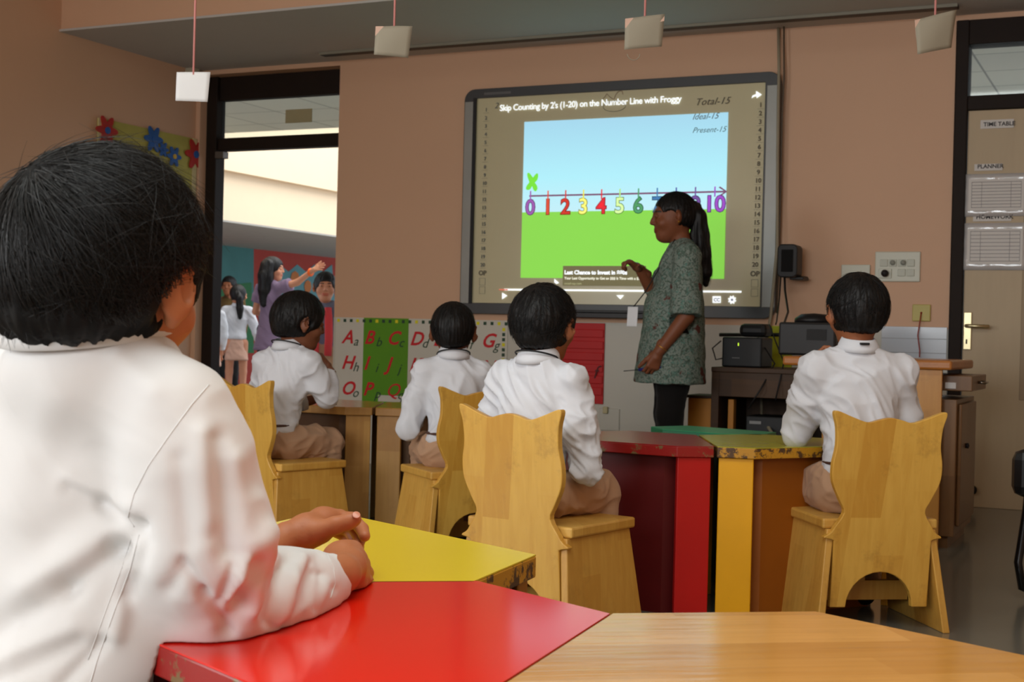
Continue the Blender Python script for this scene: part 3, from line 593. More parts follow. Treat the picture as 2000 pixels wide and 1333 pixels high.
# ================================================================ wall speaker, cables
e = empty('wall_speaker', (-1.85, 7.42, 1.28), 0, 'small black speaker on a wall bracket right of the whiteboard', 'speaker')
MB().prism(rrect(-.058, .052, -.09, .09, .028), lambda u, v, t: (u, t, v), -.06, .06).build('cabinet', mat('black_plastic', (20, 20, 22), rough=.45), e, .006); MB().prism([(-.035, -.06), (.03, -.06), (.03, .06), (-.035, .06)], lambda u, v, t: (u, t, v), -.064, -.058).build('grille', mat('black_cloth', (12, 12, 13), rough=.9), e, .004)
MB().tube([(.02, .06, -.06), (.03, .1, -.085), (.05, .17, -.085)], .012, 8).build('bracket', mat('black_plastic', (20, 20, 22)), e); MB().box((.0, -.01, -.10), (.075, .12, -.085)).build('mount_arm', MATS['black_plastic'], e, .003)
cab = mat('pale_cable', (150, 140, 118), rough=.5); cbk = mat('black_cable', (24, 22, 22), rough=.5)
o = MB().tube([(-1.99, 7.58, 2.59), (-1.972, 7.545, 2.36), (-1.97, 7.54, 2.2), (-1.966, 7.54, 1.886), (-1.955, 7.54, 1.375), (-1.985, 7.55, .977), (-2.0, 7.5, .8), (-1.96, 7.3, .62), (-1.9, 7.1, .45), (-1.72, 6.7, .36), (-1.70, 6.66, .0)], .009, 8).build('pale_cable', cab, None); tag(o, 'pale cable running down the right edge of the whiteboard', 'cable')
o = MB().tube([(-1.955, 7.56, 2.6), (-1.945, 7.555, 2.3), (-1.95, 7.555, 2.1), (-1.948, 7.555, 1.5), (-1.955, 7.56, 1.0)], .005, 6).build('thin_cable', mat('brown_cable', (90, 76, 60), rough=.5), None); tag(o, 'thin brown cable beside the pale one by the whiteboard', 'cable')
o = MB().tube([(-1.88, 7.42, 1.2), (-1.87, 7.4, 1.12), (-1.80, 7.2, 1.0), (-1.72, 6.8, .93), (-1.66, 6.55, .93)], .006, 6).build('speaker_cable', cbk, None); tag(o, 'black cable drooping from the wall speaker to the desk equipment', 'cable')
o = MB().tube([(-1.90, 7.42, 1.2), (-1.90, 7.4, 1.08), (-1.86, 7.2, .95), (-1.80, 6.95, .93)], .004, 6).build('speaker_cable', cbk, None); tag(o, 'thinner black cable hanging left of the speaker cable', 'cable')
def loose(pts, lab): o = MB().tube(pts, .004, 6).build('loose_cable', cbk, None); tag(o, lab, 'cable')
loose([(-1.93, 7.1, .86), (-1.86, 7.0, .80), (-1.80, 6.95, .73), (-1.84, 6.84, .60), (-1.90, 6.83, .5)], 'black cable looping over the right side of the brown cabinet')
loose([(-1.86, 7.05, .93), (-1.78, 6.95, .80), (-1.74, 6.9, .74), (-1.76, 6.83, .55)], 'black cable hanging by the desk end of the brown cabinet')
loose([(-2.1, 7.0, .84), (-2.14, 6.98, .80), (-2.12, 6.98, .74), (-2.08, 6.98, .75)], 'thin cable looping out left of the black subwoofer')
# ================================================================ low brown cabinet and what stands on it
brn = wood('brown_laminate', (92, 60, 28), (64, 40, 18), 'x', 8, rough=.6, dirt=.2, coat=.02)
e = empty('low_cabinet', (-1.78, 7.15, 0), 0, 'low open dark brown cabinet below the whiteboard, right of the teacher', 'cabinet')
MB().box((-.33, -.28, .68), (.38, .28, .705)).build('top', brn, e, .003); MB().box((-.33, -.27, 0), (-.29, .28, .68)).build('side_panel', brn, e, .002); MB().box((.34, -.27, 0), (.38, .28, .68)).build('side_panel', brn, e, .002)
MB().box((-.29, .26, 0), (.34, .28, .68)).build('back_panel', brn, e); MB().box((-.29, -.27, .555), (.34, -.25, .68)).build('apron', brn, e, .002); MB().box((-.29, -.26, .30), (.34, .26, .32)).build('shelf', brn, e); MB().box((-.245, -.25, .0), (-.215, -.2, .54)).build('front_strip', mat('amber_wood', (196, 130, 50), rough=.4), e, .003)
e = empty('black_box', (-1.80, 7.02, .32), 0, 'black electronic box inside the low brown cabinet', 'electronics'); MB().box((-.13, -.12, 0), (.13, .12, .14)).build('case', MATS['black_plastic'], e, .006); MB().box((-.11, -.122, .10), (-.05, -.119, .115)).build('badge', mat('silver_badge', (150, 150, 150), rough=.3), e)
e = empty('wooden_box', (-2.14, 7.0, .30), 0, 'amber wooden box left of the brown cabinet behind the teacher', 'box'); MB().box((-.10, -.1, -.3), (.05, .1, .24)).build('body', MATS['amber_wood'], e, .004); MB().box((-.11, -.11, .24), (.055, .11, .255)).build('lid', mat('dark_lid', (60, 40, 25)), e, .003)
e = empty('subwoofer', (-1.975, 7.05, .706), 0, 'black subwoofer with a small green light standing on the brown cabinet', 'speaker'); MB().box((-.105, -.1, 0), (.105, .12, .155)).build('cabinet', MATS['black_plastic'], e, .008)
o = MB().box((-.02, -.102, .11), (-.015, -.1, .125)).build('power_light', em('green_led', (190, 230, 60), 1.2), e); MB().box((-.05, -.1015, .045), (-.01, -.1, .05)).build('marking', mat('grey_marking', (110, 110, 110)), e)
e = empty('router_box', (-1.945, 7.1, .861), 0, 'rounded black device lying on top of the subwoofer', 'electronics'); MB().box((-.07, -.08, .002), (.075, .08, .072)).build('case', MATS['black_plastic'], e, .025)
o = MB().tube([(-2.20, 7.3, .872), (-1.60, 7.3, .885)], .010, 8).build('black_rail', MATS['black_plastic'], None); tag(o, 'horizontal black rail fixed on the wall under the whiteboard', 'rail')
o = MB().box((-2.01, D-.02, .60), (-1.87, D-.006, .93)).build('lime_sheet', mat('lime_sheet', (176, 184, 34), rough=.6), None); tag(o, 'yellow-green paper sheet on the wall behind the cables', 'paper sheet')
# ================================================================ teacher desk at the right
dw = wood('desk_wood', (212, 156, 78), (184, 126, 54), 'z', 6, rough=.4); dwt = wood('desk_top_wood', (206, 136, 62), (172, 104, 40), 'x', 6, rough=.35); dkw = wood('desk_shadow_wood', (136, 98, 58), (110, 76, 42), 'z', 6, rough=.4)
e = empty('teacher_desk', (-1.12, 6.2, 0), 0, 'wooden teacher desk with drawer standing near the right door', 'desk')
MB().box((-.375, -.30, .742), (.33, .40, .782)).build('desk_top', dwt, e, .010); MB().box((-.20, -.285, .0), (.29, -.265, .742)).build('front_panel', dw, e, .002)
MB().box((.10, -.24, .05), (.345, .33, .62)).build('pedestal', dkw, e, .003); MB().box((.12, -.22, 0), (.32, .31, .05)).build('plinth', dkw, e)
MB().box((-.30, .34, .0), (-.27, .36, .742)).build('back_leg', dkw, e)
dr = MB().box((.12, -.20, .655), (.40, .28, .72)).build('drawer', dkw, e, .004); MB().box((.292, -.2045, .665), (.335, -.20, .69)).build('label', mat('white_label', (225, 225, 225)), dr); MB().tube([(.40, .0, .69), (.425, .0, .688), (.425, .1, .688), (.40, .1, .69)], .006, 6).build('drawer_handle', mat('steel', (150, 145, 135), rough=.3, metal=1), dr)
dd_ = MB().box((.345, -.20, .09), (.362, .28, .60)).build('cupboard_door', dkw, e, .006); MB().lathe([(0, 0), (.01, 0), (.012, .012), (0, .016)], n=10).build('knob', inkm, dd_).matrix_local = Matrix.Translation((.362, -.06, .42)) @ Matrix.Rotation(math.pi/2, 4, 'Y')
e = empty('desktop_printer', (-1.50, 6.35, .783), 0, 'black printer-like device on the left end of the teacher desk', 'printer'); MB().box((-.10, -.12, 0), (.16, .15, .15)).build('body', MATS['black_plastic'], e, .01); MB().lathe([(0, 0), (.09, 0), (.088, .02), (.06, .04), (0, .045)], (.03, .02, .15)).build('dome', MATS['black_plastic'], e); MB().box((.03, -.123, .07), (.12, -.118, .12)).build('paper_slot', mat('slot_black', (8, 8, 9)), e)
# ================================================================ black chair at the right edge
e = empty('black_office_chair', (-.10, 4.95, 0), 0, 'black tubular chair at the right edge of the room', 'chair')
bk = mat('black_vinyl', (18, 18, 19), rough=.4)
MB().box((-.36, -.03, .34), (.12, .05, .50)).build('backrest', bk, e, .035); MB().box((-.30, -.02, .30), (.14, .40, .345)).build('seat', bk, e, .02)
for x in (-.30, .12): MB().tube([(x, .0, .44), (x-.01, .01, .30), (x-.03, -.02, .12), (x-.015, -.03, .04), (x+.03, .02, .015), (x+.03, .35, .015), (x+.03, .42, .04), (x+.03, .40, .30)], .014, 10).build('frame_tube', mat('black_tube', (14, 14, 15), rough=.25), e)
# ================================================================ trapezoid tables and cat chairs
def place(o, loc, rz): o.location = loc; o.rotation_euler = (0, 0, rz)
def trap_outline(L=.4135, s=.125, d=.5, clip=True, inset=0):
    pts = []
    if clip:
        ux, uy = (s-L)/math.hypot(s-L, d), d/math.hypot(s-L, d)
        pts = [(-L+.13, 0), (L-.13, 0), (L+ux*.085, uy*.085), (s, d), (-s, d), (-L-ux*.085, uy*.085)]
    else: pts = [(-L, 0), (L, 0), (s, d), (-s, d)]
    if inset:
        c = np.mean(pts, 0); pts = [tuple(c+(np.array(p)-c)*(1-inset)) for p in pts]
    return pts
def table(name, mid, rz, h, label, top_m, edge_m, leg_m, panel_m, L=.4135, s=.125, d=.5, group=None, outer_legs=True):
    e = empty(name, (mid[0], mid[1], 0), math.radians(rz), label, 'table', group)
    o = trap_outline(L, s, d)
    t = MB().prism(o, lambda u, v, t: (u, v, t), h-.034, h-.002).build('tabletop', edge_m, e, .0025)
    MB().prism([tuple(np.array(p)*.9985) for p in o], lambda u, v, t: (u, v, t), h-.002, h).build('laminate_top', top_m, t)
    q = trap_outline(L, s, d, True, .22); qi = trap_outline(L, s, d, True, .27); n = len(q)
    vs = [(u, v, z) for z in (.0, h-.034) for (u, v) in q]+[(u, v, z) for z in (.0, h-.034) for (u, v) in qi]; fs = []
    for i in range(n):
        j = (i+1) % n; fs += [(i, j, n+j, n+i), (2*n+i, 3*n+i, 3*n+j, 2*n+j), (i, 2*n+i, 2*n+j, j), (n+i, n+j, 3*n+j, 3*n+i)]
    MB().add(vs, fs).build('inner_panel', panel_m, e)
    # legs: flat planks standing under the corners
    def leg(a, b, off=.012, w=.105):
        a = np.array(a); b = np.array(b); u = (b-a)/np.linalg.norm(b-a); m = (a+b)/2; nrm = np.array([u[1], -u[0]])*-1; c = m+nrm*off
        vs = []
        for z in (0, h-.034):
            for su, sn in ((-w/2, 0), (w/2, 0), (w/2, .022), (-w/2, .022)): p = c+u*su+nrm*sn; vs.append((p[0], p[1], z))
        MB().add(vs, [(0, 3, 2, 1), (4, 5, 6, 7), (0, 1, 5, 4), (1, 2, 6, 5), (2, 3, 7, 6), (3, 0, 4, 7)]).build('leg', leg_m, e, .003)
    leg(o[1], o[2]); leg(o[5], o[0]); leg(o[2]*np.array(.12)+o[3]*np.array(.88) if False else (o[3][0]+.05, o[3][1]-.1), (o[3][0], o[3][1])); leg((o[4][0], o[4][1]), (o[4][0]-.05, o[4][1]-.1))
    return e
red_top = mat('red_laminate', (222, 28, 12), rough=.13, spec=.5, var=.04, scale=3)
red_far = worn('red_laminate_worn', (160, 30, 32), (200, 150, 130), .74, rough=.22)
red_edge = worn('red_edge_paint', (150, 22, 18), (120, 96, 60), .55, rough=.4, scale=18); red_paint = worn('red_leg_paint', (190, 12, 10), (120, 20, 20), .68, rough=.4)
yel_top = mat('yellow_laminate', (232, 202, 22), rough=.2, spec=.35, var=.04, scale=3)
yel_edge = worn('yellow_edge_paint', (196, 140, 30), (84, 56, 28), .5, rough=.5, scale=16); yel_paint = worn('yellow_leg_paint', (240, 172, 4), (150, 96, 20), .63, rough=.4, wear=.7)
grn_top = mat('green_laminate', (40, 150, 100), rough=.3, var=.06)
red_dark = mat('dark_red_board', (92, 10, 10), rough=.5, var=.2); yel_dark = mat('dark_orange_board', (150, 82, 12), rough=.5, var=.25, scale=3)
grn_edge = mat('green_edge', (30, 110, 76), rough=.4); lt_wood = wood('table_top_wood', (218, 160, 82), (186, 128, 52), 'x', 14, rough=.13, dirt=.15, coat=.0); tl_wood = wood('table_leg_wood', (208, 160, 84), (176, 124, 56), 'z', 10, rough=.45, dirt=.2)
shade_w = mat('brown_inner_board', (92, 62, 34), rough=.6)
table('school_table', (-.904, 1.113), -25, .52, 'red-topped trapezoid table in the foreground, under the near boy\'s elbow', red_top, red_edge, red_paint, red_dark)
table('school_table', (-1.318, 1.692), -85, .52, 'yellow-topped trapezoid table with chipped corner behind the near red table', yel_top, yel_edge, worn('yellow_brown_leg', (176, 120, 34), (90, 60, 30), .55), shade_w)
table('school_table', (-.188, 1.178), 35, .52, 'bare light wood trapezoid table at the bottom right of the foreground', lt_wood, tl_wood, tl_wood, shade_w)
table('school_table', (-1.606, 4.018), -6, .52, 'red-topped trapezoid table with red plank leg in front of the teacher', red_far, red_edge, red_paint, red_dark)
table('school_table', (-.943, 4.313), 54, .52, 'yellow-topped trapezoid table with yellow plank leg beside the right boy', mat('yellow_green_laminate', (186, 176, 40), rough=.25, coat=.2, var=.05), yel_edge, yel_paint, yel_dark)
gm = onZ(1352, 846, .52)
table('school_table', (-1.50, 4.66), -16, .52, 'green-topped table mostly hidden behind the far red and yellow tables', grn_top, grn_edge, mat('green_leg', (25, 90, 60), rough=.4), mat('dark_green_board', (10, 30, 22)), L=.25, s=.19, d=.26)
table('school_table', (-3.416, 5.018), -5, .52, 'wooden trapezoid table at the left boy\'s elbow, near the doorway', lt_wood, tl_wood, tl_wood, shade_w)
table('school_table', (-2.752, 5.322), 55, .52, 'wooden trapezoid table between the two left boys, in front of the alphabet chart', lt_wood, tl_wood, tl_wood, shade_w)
chair_w = wood('chair_wood', (236, 192, 92), (200, 146, 54), 'z', 11, rough=.4, dirt=.42, coat=.2, cd=(110, 70, 28)); chair_s = wood('chair_side_wood', (230, 186, 94), (196, 144, 60), 'z', 11, rough=.45, dirt=.25)
half = [(.167, .272), (.166, .296), (.132, .35), (.148, .388), (.173, .44), (.177, .49), (.168, .545), (.171, .60), (.182, .64), (.170, .648), (.12, .630), (.072, .616), (.035, .624), (.0, .630)]
def make_chair():
    e = empty('cat_back_chair', (0, 0, 0))
    crv = smooth_outline([(.167, .272)]+half[1:]+[(-x, z) for x, z in half[:-1][::-1]], 4)
    # keep only the upper run of the smoothed curve and close it with the straight lower board and its arch
    up = [p for p in crv if p[1] >= .272-1e-6]
    arch = [(-.108*math.cos(a), .07+.105*math.sin(a)) for a in np.linspace(0, math.pi, 15)]
    low = [(-.158, .268), (-.158, .07)]+arch+[(.158, .07), (.158, .268)]
    pts = up+low
    MB().prism([(u*.95, v) for u, v in pts], lambda u, v, t: (u, -.155-.10*(v-.3)+t, v), -.011, .011).build('backrest', chair_w, e, .003)
    MB().box((-.178, -.142, .300), (.178, .185, .330)).build('seat', chair_s, e, .006)
    for s in (-1, 1):
        vs = []
        for z, ya, yb_, xo in ((0, -.185, .205, .205), (.300, -.150, .170, .168)):
            for yy in (ya, yb_):
                for xx in (xo, xo-.022): vs.append((s*xx, yy, z))
        MB().add(vs, [(0, 1, 3, 2), (4, 6, 7, 5), (0, 4, 5, 1), (2, 3, 7, 6), (0, 2, 6, 4), (1, 5, 7, 3)]).build('side_panel', chair_s, e, .003)
    MB().box((-.165, .02, .06), (.165, .045, .12)).box((-.018, .0, .12), (.018, .02, .30)).build('stretcher', chair_s, e, .002)
    return e
proto = make_chair()
for i, (xy, ang, lab) in enumerate((((-1.603, 3.422), 11, 'cat-backed wooden chair under the centre boy, with dark smudges on its back'), ((-.728, 4.112), -34, 'cat-backed wooden chair under the right boy, its arch showing'), ((-3.203, 4.402), 17, 'cat-backed wooden chair under the left boy near the doorway'), ((-2.30, 4.60), -50, 'cat-backed wooden chair under the second boy, behind the centre chair'), ((-1.62, .55), 36, 'cat-backed wooden chair hidden beneath the near boy'))):
    if i == 0: o = proto
    else:
        o = proto.copy(); COL.objects.link(o)
        for c in proto.children: c2 = c.copy(); COL.objects.link(c2); c2.parent = o
    a = math.radians(ang); tag(o, lab, 'chair', 'cat-backed wooden school chairs')
    # xy is the middle of the back board; the origin lies .17 in front of it
    place(o, (xy[0]+math.sin(a)*.17, xy[1]+math.cos(a)*.17, 0), -a)
# ================================================================ people
def skinmat(name, col, tone=False):
    m = mat(name, col, rough=.5, spec=.35, var=.07, scale=9, sss=.08, bump=.05, bscale=120)
    nt = m.node_tree; b = nt.nodes['Principled BSDF']
    if tone:
        a = nd(nt, 'ShaderNodeVertexColor', layer_name='tone'); src = b.inputs['Base Color'].links[0].from_socket
        mx = nd(nt, 'ShaderNodeMix', data_type='RGBA', blend_type='MULTIPLY'); mx.inputs[0].default_value = 1; nt.links.new(src, mx.inputs[6]); nt.links.new(a.outputs[0], mx.inputs[7]); nt.links.new(mx.outputs[2], b.inputs['Base Color'])
    return m
def hairmat(name, col):
    if name in MATS: return MATS[name]
    m = mat(name, col, rough=.5, spec=.35, var=.3, scale=4, stretch=(40, 40, 3), bump=.3, bscale=3)
    return m
def clothmat(name, col, **k):
    k.setdefault('bump', .12); return mat(name, col, rough=.85, spec=.15, var=.03, scale=4, bscale=18, sheen=.1, **k)
SK = skinmat('brown_skin', (150, 92, 60)); SKD = skinmat('deep_brown_skin', (120, 72, 48)); SKT = skinmat('teacher_skin', (128, 76, 50), True); SKL = skinmat('light_brown_skin', (202, 140, 108), True)
HAIR = hairmat('black_hair', (13, 11, 11)); SHIRT = clothmat('white_shirt_cotton', (212, 214, 220)); KHAKI = clothmat('khaki_trouser_cloth', (184, 146, 116)); BELT = mat('brown_belt_leather', (74, 44, 32), rough=.5); SHOE = mat('black_shoe_leather', (16, 16, 17), rough=.35)
BLACKR = mat('black_lanyard', (18, 20, 24), rough=.6)
def cat_mesh(parts):
    vs = []; qs = []; k = 0
    for v, q in parts: vs.append(v); qs.append(q+k); k += len(v)
    return np.concatenate(vs), np.concatenate(qs)
def hand_field(w, d, n, s, sc, curls, thumb=(.5, .35), spread=.10, res=.0028):
    """w wrist, d forward, n palm side (fingers curl to it), s thumb side; sc 1 = adult"""
    w = np.array(w, float); d = np.array(d, float); d /= np.linalg.norm(d); n = np.array(n, float); n -= d*(n@d); n /= np.linalg.norm(n)
    s_ = np.cross(n, d); s_ = s_ if s_@np.array(s, float) > 0 else -s_; s = s_
    F = Field(w-.22*sc, w+.22*sc, res)
    F.chain([w-d*.05*sc, w, w+d*.03*sc], [.027*sc, .024*sc, .026*sc], .012*sc)
    for k, o in enumerate((.027, .009, -.009, -.026)): F.add(cap(w+d*.012*sc+s*o*.55*sc, w+d*(.088-.004*abs(k-1))*sc+s*o*sc, .015*sc, .0125*sc), .012*sc)
    for k, (o, L, c) in enumerate(zip((.028, .0095, -.010, -.028), (.075, .082, .077, .062), curls)):
        p = w+d*(.090-.005*abs(k-1))*sc+s*o*sc; ang = 0; dirn = d+s*spread*(1.2-k*.8); dirn /= np.linalg.norm(dirn); pts = [p]; rs = [.0098*sc]
        for seg, (f_, cc) in enumerate(((.46, .8), (.31, 1.1), (.25, .8))):
            ang += c*cc; dv = dirn*math.cos(ang)+n*math.sin(ang); pts.append(pts[-1]+dv*L*f_*sc); rs.append((.0092, .0084, .0072)[seg]*sc)
        F.chain(pts, rs, .0025*sc)
    t0 = w+d*.022*sc+s*.022*sc+n*.006*sc; td = d*math.cos(thumb[0])+s*math.sin(thumb[0])+n*thumb[1]; td /= np.linalg.norm(td); td2 = td*.8+d*.35+n*.15; td2 /= np.linalg.norm(td2)
    F.chain([t0, t0+td*.042*sc, t0+td*.042*sc+td2*.032*sc, t0+td*.042*sc+td2*.058*sc], [.016*sc, .0125*sc, .0108*sc, .0088*sc], .006*sc)
    return F.mesh()
def head_field(c, R, s, neck, nr, res=.0032, flare=34, ears=True):
    """c centre of the skull, R orientation (columns: right, forward, up)"""
    P = lambda x, y, z: c+R@np.array([x, y, z])*s
    F = Field(np.minimum(c-.16*s, neck-.06), np.maximum(c+.16*s, neck+.06), res)
    F.add(ell(P(0, -.012, .015), np.array([.074, .092, .088])*s, R), .01)
    F.add(ell(P(0, .022, -.035), np.array([.060, .066, .078])*s, R), .03*s)
    F.add(ell(P(0, .050, -.088), np.array([.030, .028, .022])*s, R), .03*s)           # chin
    F.chain([P(0, -.02, -.05), neck+(c-neck)*.25, neck, neck-np.array([0, 0, .05])], [.046*s, nr, nr, nr*1.25], .02)
    F.add(cap(P(-.03, .074, .022), P(.03, .074, .022), .012*s), .018*s)                   # brow
    for x in (-1, 1):
        F.sub(ell(P(x*.030, .094, .004), np.array([.017, .014, .010])*s, R), .012*s)
        F.add(ell(P(x*.030, .079, .003), np.array([.0155, .012, .0095])*s, R), .003*s)    # lids
        F.add(ell(P(x*.040, .058, -.030), np.array([.022, .022, .02])*s, R), .02*s)       # cheeks
    F.chain([P(0, .084, .014), P(0, .094, -.012), P(0, .099, -.024)], [.0065*s, .0075*s, .0098*s], .010*s)
    for x in (-1, 1): F.add(ell(P(x*.010, .092, -.028), np.array([.0075, .009, .0065])*s, R), .005*s)
    F.add(cap(P(-.016, .083, -.053), P(.016, .083, -.053), .0060*s), .006*s); F.add(cap(P(-.012, .083, -.063), P(.012, .083, -.063), .0064*s), .005*s)
    F.sub(cap(P(-.018, .0925, -.058), P(.018, .0925, -.058), .0022*s), .002*s)
    if ears:
        for x in (-1, 1):
            Re = R@np.array(Matrix.Rotation(x*math.radians(-flare), 3, 'Z'))
            F.add(ell(P(x*.086, -.006, -.006), np.array([.0075, .020, .031])*s, Re), .004*s); F.add(ell(P(x*.080, -.002, -.032), np.array([.006, .009, .012])*s, Re), .006*s)
            F.sub(ell(P(x*.0935, .001, -.002), np.array([.006, .010, .017])*s, Re), .004*s)
    return F.mesh()
def hair_shell(c, R, s, off=.017, nape=-.070, front=.055, res=.004, fringe=.0, side=.0):
    P = lambda x, y, z: c+R@np.array([x, y, z])*s
    F = Field(c-.2*s, c+.2*s, res)
    F.add(ell(P(0, -.012, .016), (np.array([.074, .092, .088])+off)*s, R), .01)
    F.add(ell(P(0, -.046, -.026), (np.array([.038, .042, .044])+off)*s, R), .02*s)
    F.sub(ell(P(0, .128, -.062), np.array([.115, .088, .118])*s, R), .012*s)     # face
    F.sub(ell(P(0, .04, -.150), np.array([.15, .092, .102])*s, R), .01*s)       # below ears
    F.sub(cyl(P(0, 0, nape-.2), P(0, -.015, nape), .2*s), .022*s)     # nape
    for x in (-1, 1): F.sub(ell(P(x*.112, -.045, -.088), np.array([.058, .085, .062])*s, R), .014*s)
    for x in (-1, 1): F.sub(ell(P(x*.092, .062, -.072), np.array([.055, .060, .060])*s, R), .008*s)
    for x in (-1, 1): F.sub(ell(P(x*.107, .0, -.024), np.array([.041, .036, .046])*s, R), .008*s); F.sub(ell(P(x*.095, -.03, -.085), np.array([.038, .05, .040])*s, R), .01*s)
    return F
def hair_object(F, c, R, s, parent, m=HAIR, tuft=0, seed=0, amp=.0022):
    def post(vs, N):
        q = (vs-c)@R; az = np.arctan2(q[:, 0], q[:, 1]+.02); el = np.arctan2(q[:, 2], np.hypot(q[:, 0], q[:, 1]))
        n = vnoise(np.stack([az*17+seed, el*3, el*0+seed], 1))+.6*vnoise(np.stack([az*41, el*5+seed, el*0+3.3], 1)); return vs+N*(n*amp*s)[:, None]
    return sdf_obj('hair', F, m, parent, 1, post)
def strands(c, R, s, off, count, parent, rad=.0006, seed=1, crown=(0, -.045, .085), nape=-.07, length=(.035, .09), lift=.006, wild=.25, m=HAIR, down=0, zf=.03):
    """short locks of hair: thin tapering three-sided tubes that run from the crown over the skull"""
    g = np.random.default_rng(seed); r0 = np.array([.074, .092, .088])+off; cw = np.array(crown); cw = cw/np.linalg.norm(cw); V = []; Q = []; k = 0; K = 7
    n = 0
    while n < count:
        u = g.normal(size=3); u /= np.linalg.norm(u)
        p = u*r0+np.array([0, -.012, .016])
        if p[1] > (.055 if zf < .05 else .0) and p[2] < zf+.02: continue
        if p[2] < nape+.03+max(0, (p[1]+.03))*1.1: continue
        n += 1; t = u-cw*(u@cw); t = t/(np.linalg.norm(t)+1e-6); t = t-u*(t@u); t += g.normal(size=3)*wild; t[2] -= down*max(0, .05-u[2]*.02); t -= u*(t@u); t /= np.linalg.norm(t)
        L = g.uniform(*length); pts = []; q = u.copy(); li = g.uniform(-.004, .002); ll = lift*g.uniform(.2, 1.0)
        for j in range(K):
            f = j/(K-1); pos = q*(r0+li+ll*f**1.5)+np.array([0, -.012, .016]); 
            if pos[2] < nape+.008 or (pos[2] < 0 and abs(pos[0]) > .062+max(0, pos[2]+.075)*.45) or (abs(pos[0]) > .06 and pos[2] < .004 and pos[1] > -.035) or (pos[1] > (.03 if zf < .05 else .0) and pos[2] < zf):
                if pts: pos = pts[-1]+g.normal(size=3)*1e-5
            pts.append(pos); q = q+t*(L/K)/.09; q /= np.linalg.norm(q); t = t-q*(t@q); t /= np.linalg.norm(t)
        pts = np.array(pts)*s; pts = c+pts@R.T
        d = np.gradient(pts, axis=0); d /= np.linalg.norm(d, axis=1)[:, None]+1e-12; a = np.cross(d, g.normal(size=3)); a /= np.linalg.norm(a, axis=1)[:, None]+1e-12; b = np.cross(d, a)
        rr = rad*g.uniform(.6, 1.3)*np.linspace(1, .15, K)
        for z in range(3): an = 2*math.pi*z/3; V.append(pts+(a*math.cos(an)+b*math.sin(an))*rr[:, None])
        for j in range(K-1):
            for z in range(3): z2 = (z+1) % 3; Q.append((k+z*K+j, k+z*K+j+1, k+z2*K+j+1, k+z2*K+j))
        k += 3*K
    return sdf_obj('loose_strands', (np.concatenate(V), np.array(Q)), m, parent, 0)
def collar_mesh(c, rx, ry, h, tilt, m, parent, flare=.010, gap=True, name='collar', ry_fwd=0):
    """shirt collar: a stand with a folded fall, open at the front (+y)"""
    n = 40; prof = [(.002, -.012), (.002, h*.5), (.002, h-.001), (.0035, h+.001), (.0055, h), (flare+.0015, h*.35), (flare+.005, -.004), (flare+.0025, -.004), (.004, h*.6)]
    vs = []; fs = []
    for i in range(n+1):
        a = math.radians(90+14+ (360-28)*i/n)
        for r, z in prof: x = (rx+r)*math.cos(a); y = (ry+r)*math.sin(a); vs.append((c[0]+x, c[1]+y, c[2]+z-y*math.tan(tilt)))
    k = len(prof)
    for i in range(n):
        for j in range(k): j2 = (j+1) % k; fs.append((i*k+j, (i+1)*k+j, (i+1)*k+j2, i*k+j2))
    return MB().add(vs, fs, True).build(name, m, parent)
def eyes(c, R, s, parent):
    for x in (-1, 1):
        P = lambda a, b, d: c+R@np.array([a, b, d])*s
        m = MB(); 
        F = Field(c-.14*s, c+.14*s, .003)
        o = MB().lathe([(0, -.0078*s), (.0042*s, -.0064*s), (.0070*s, -.0028*s), (.0078*s, 0), (.0070*s, .0028*s), (.0042*s, .0064*s), (0, .0078*s)], n=14).build('eye', mat('eye_white', (215, 205, 195), rough=.2), parent); o.location = P(x*.029, .0825, .003)
        q = MB().lathe([(0, 0), (.0042*s, 0), (.0042*s, .0012*s), (0, .0016*s)], n=12).build('iris', mat('dark_iris', (24, 14, 10), rough=.15), o); dr = R@np.array([0, 1, 0]); q.location = dr*.0074*s; q.rotation_euler = Vector(dr).to_track_quat('Z', 'Y').to_euler()
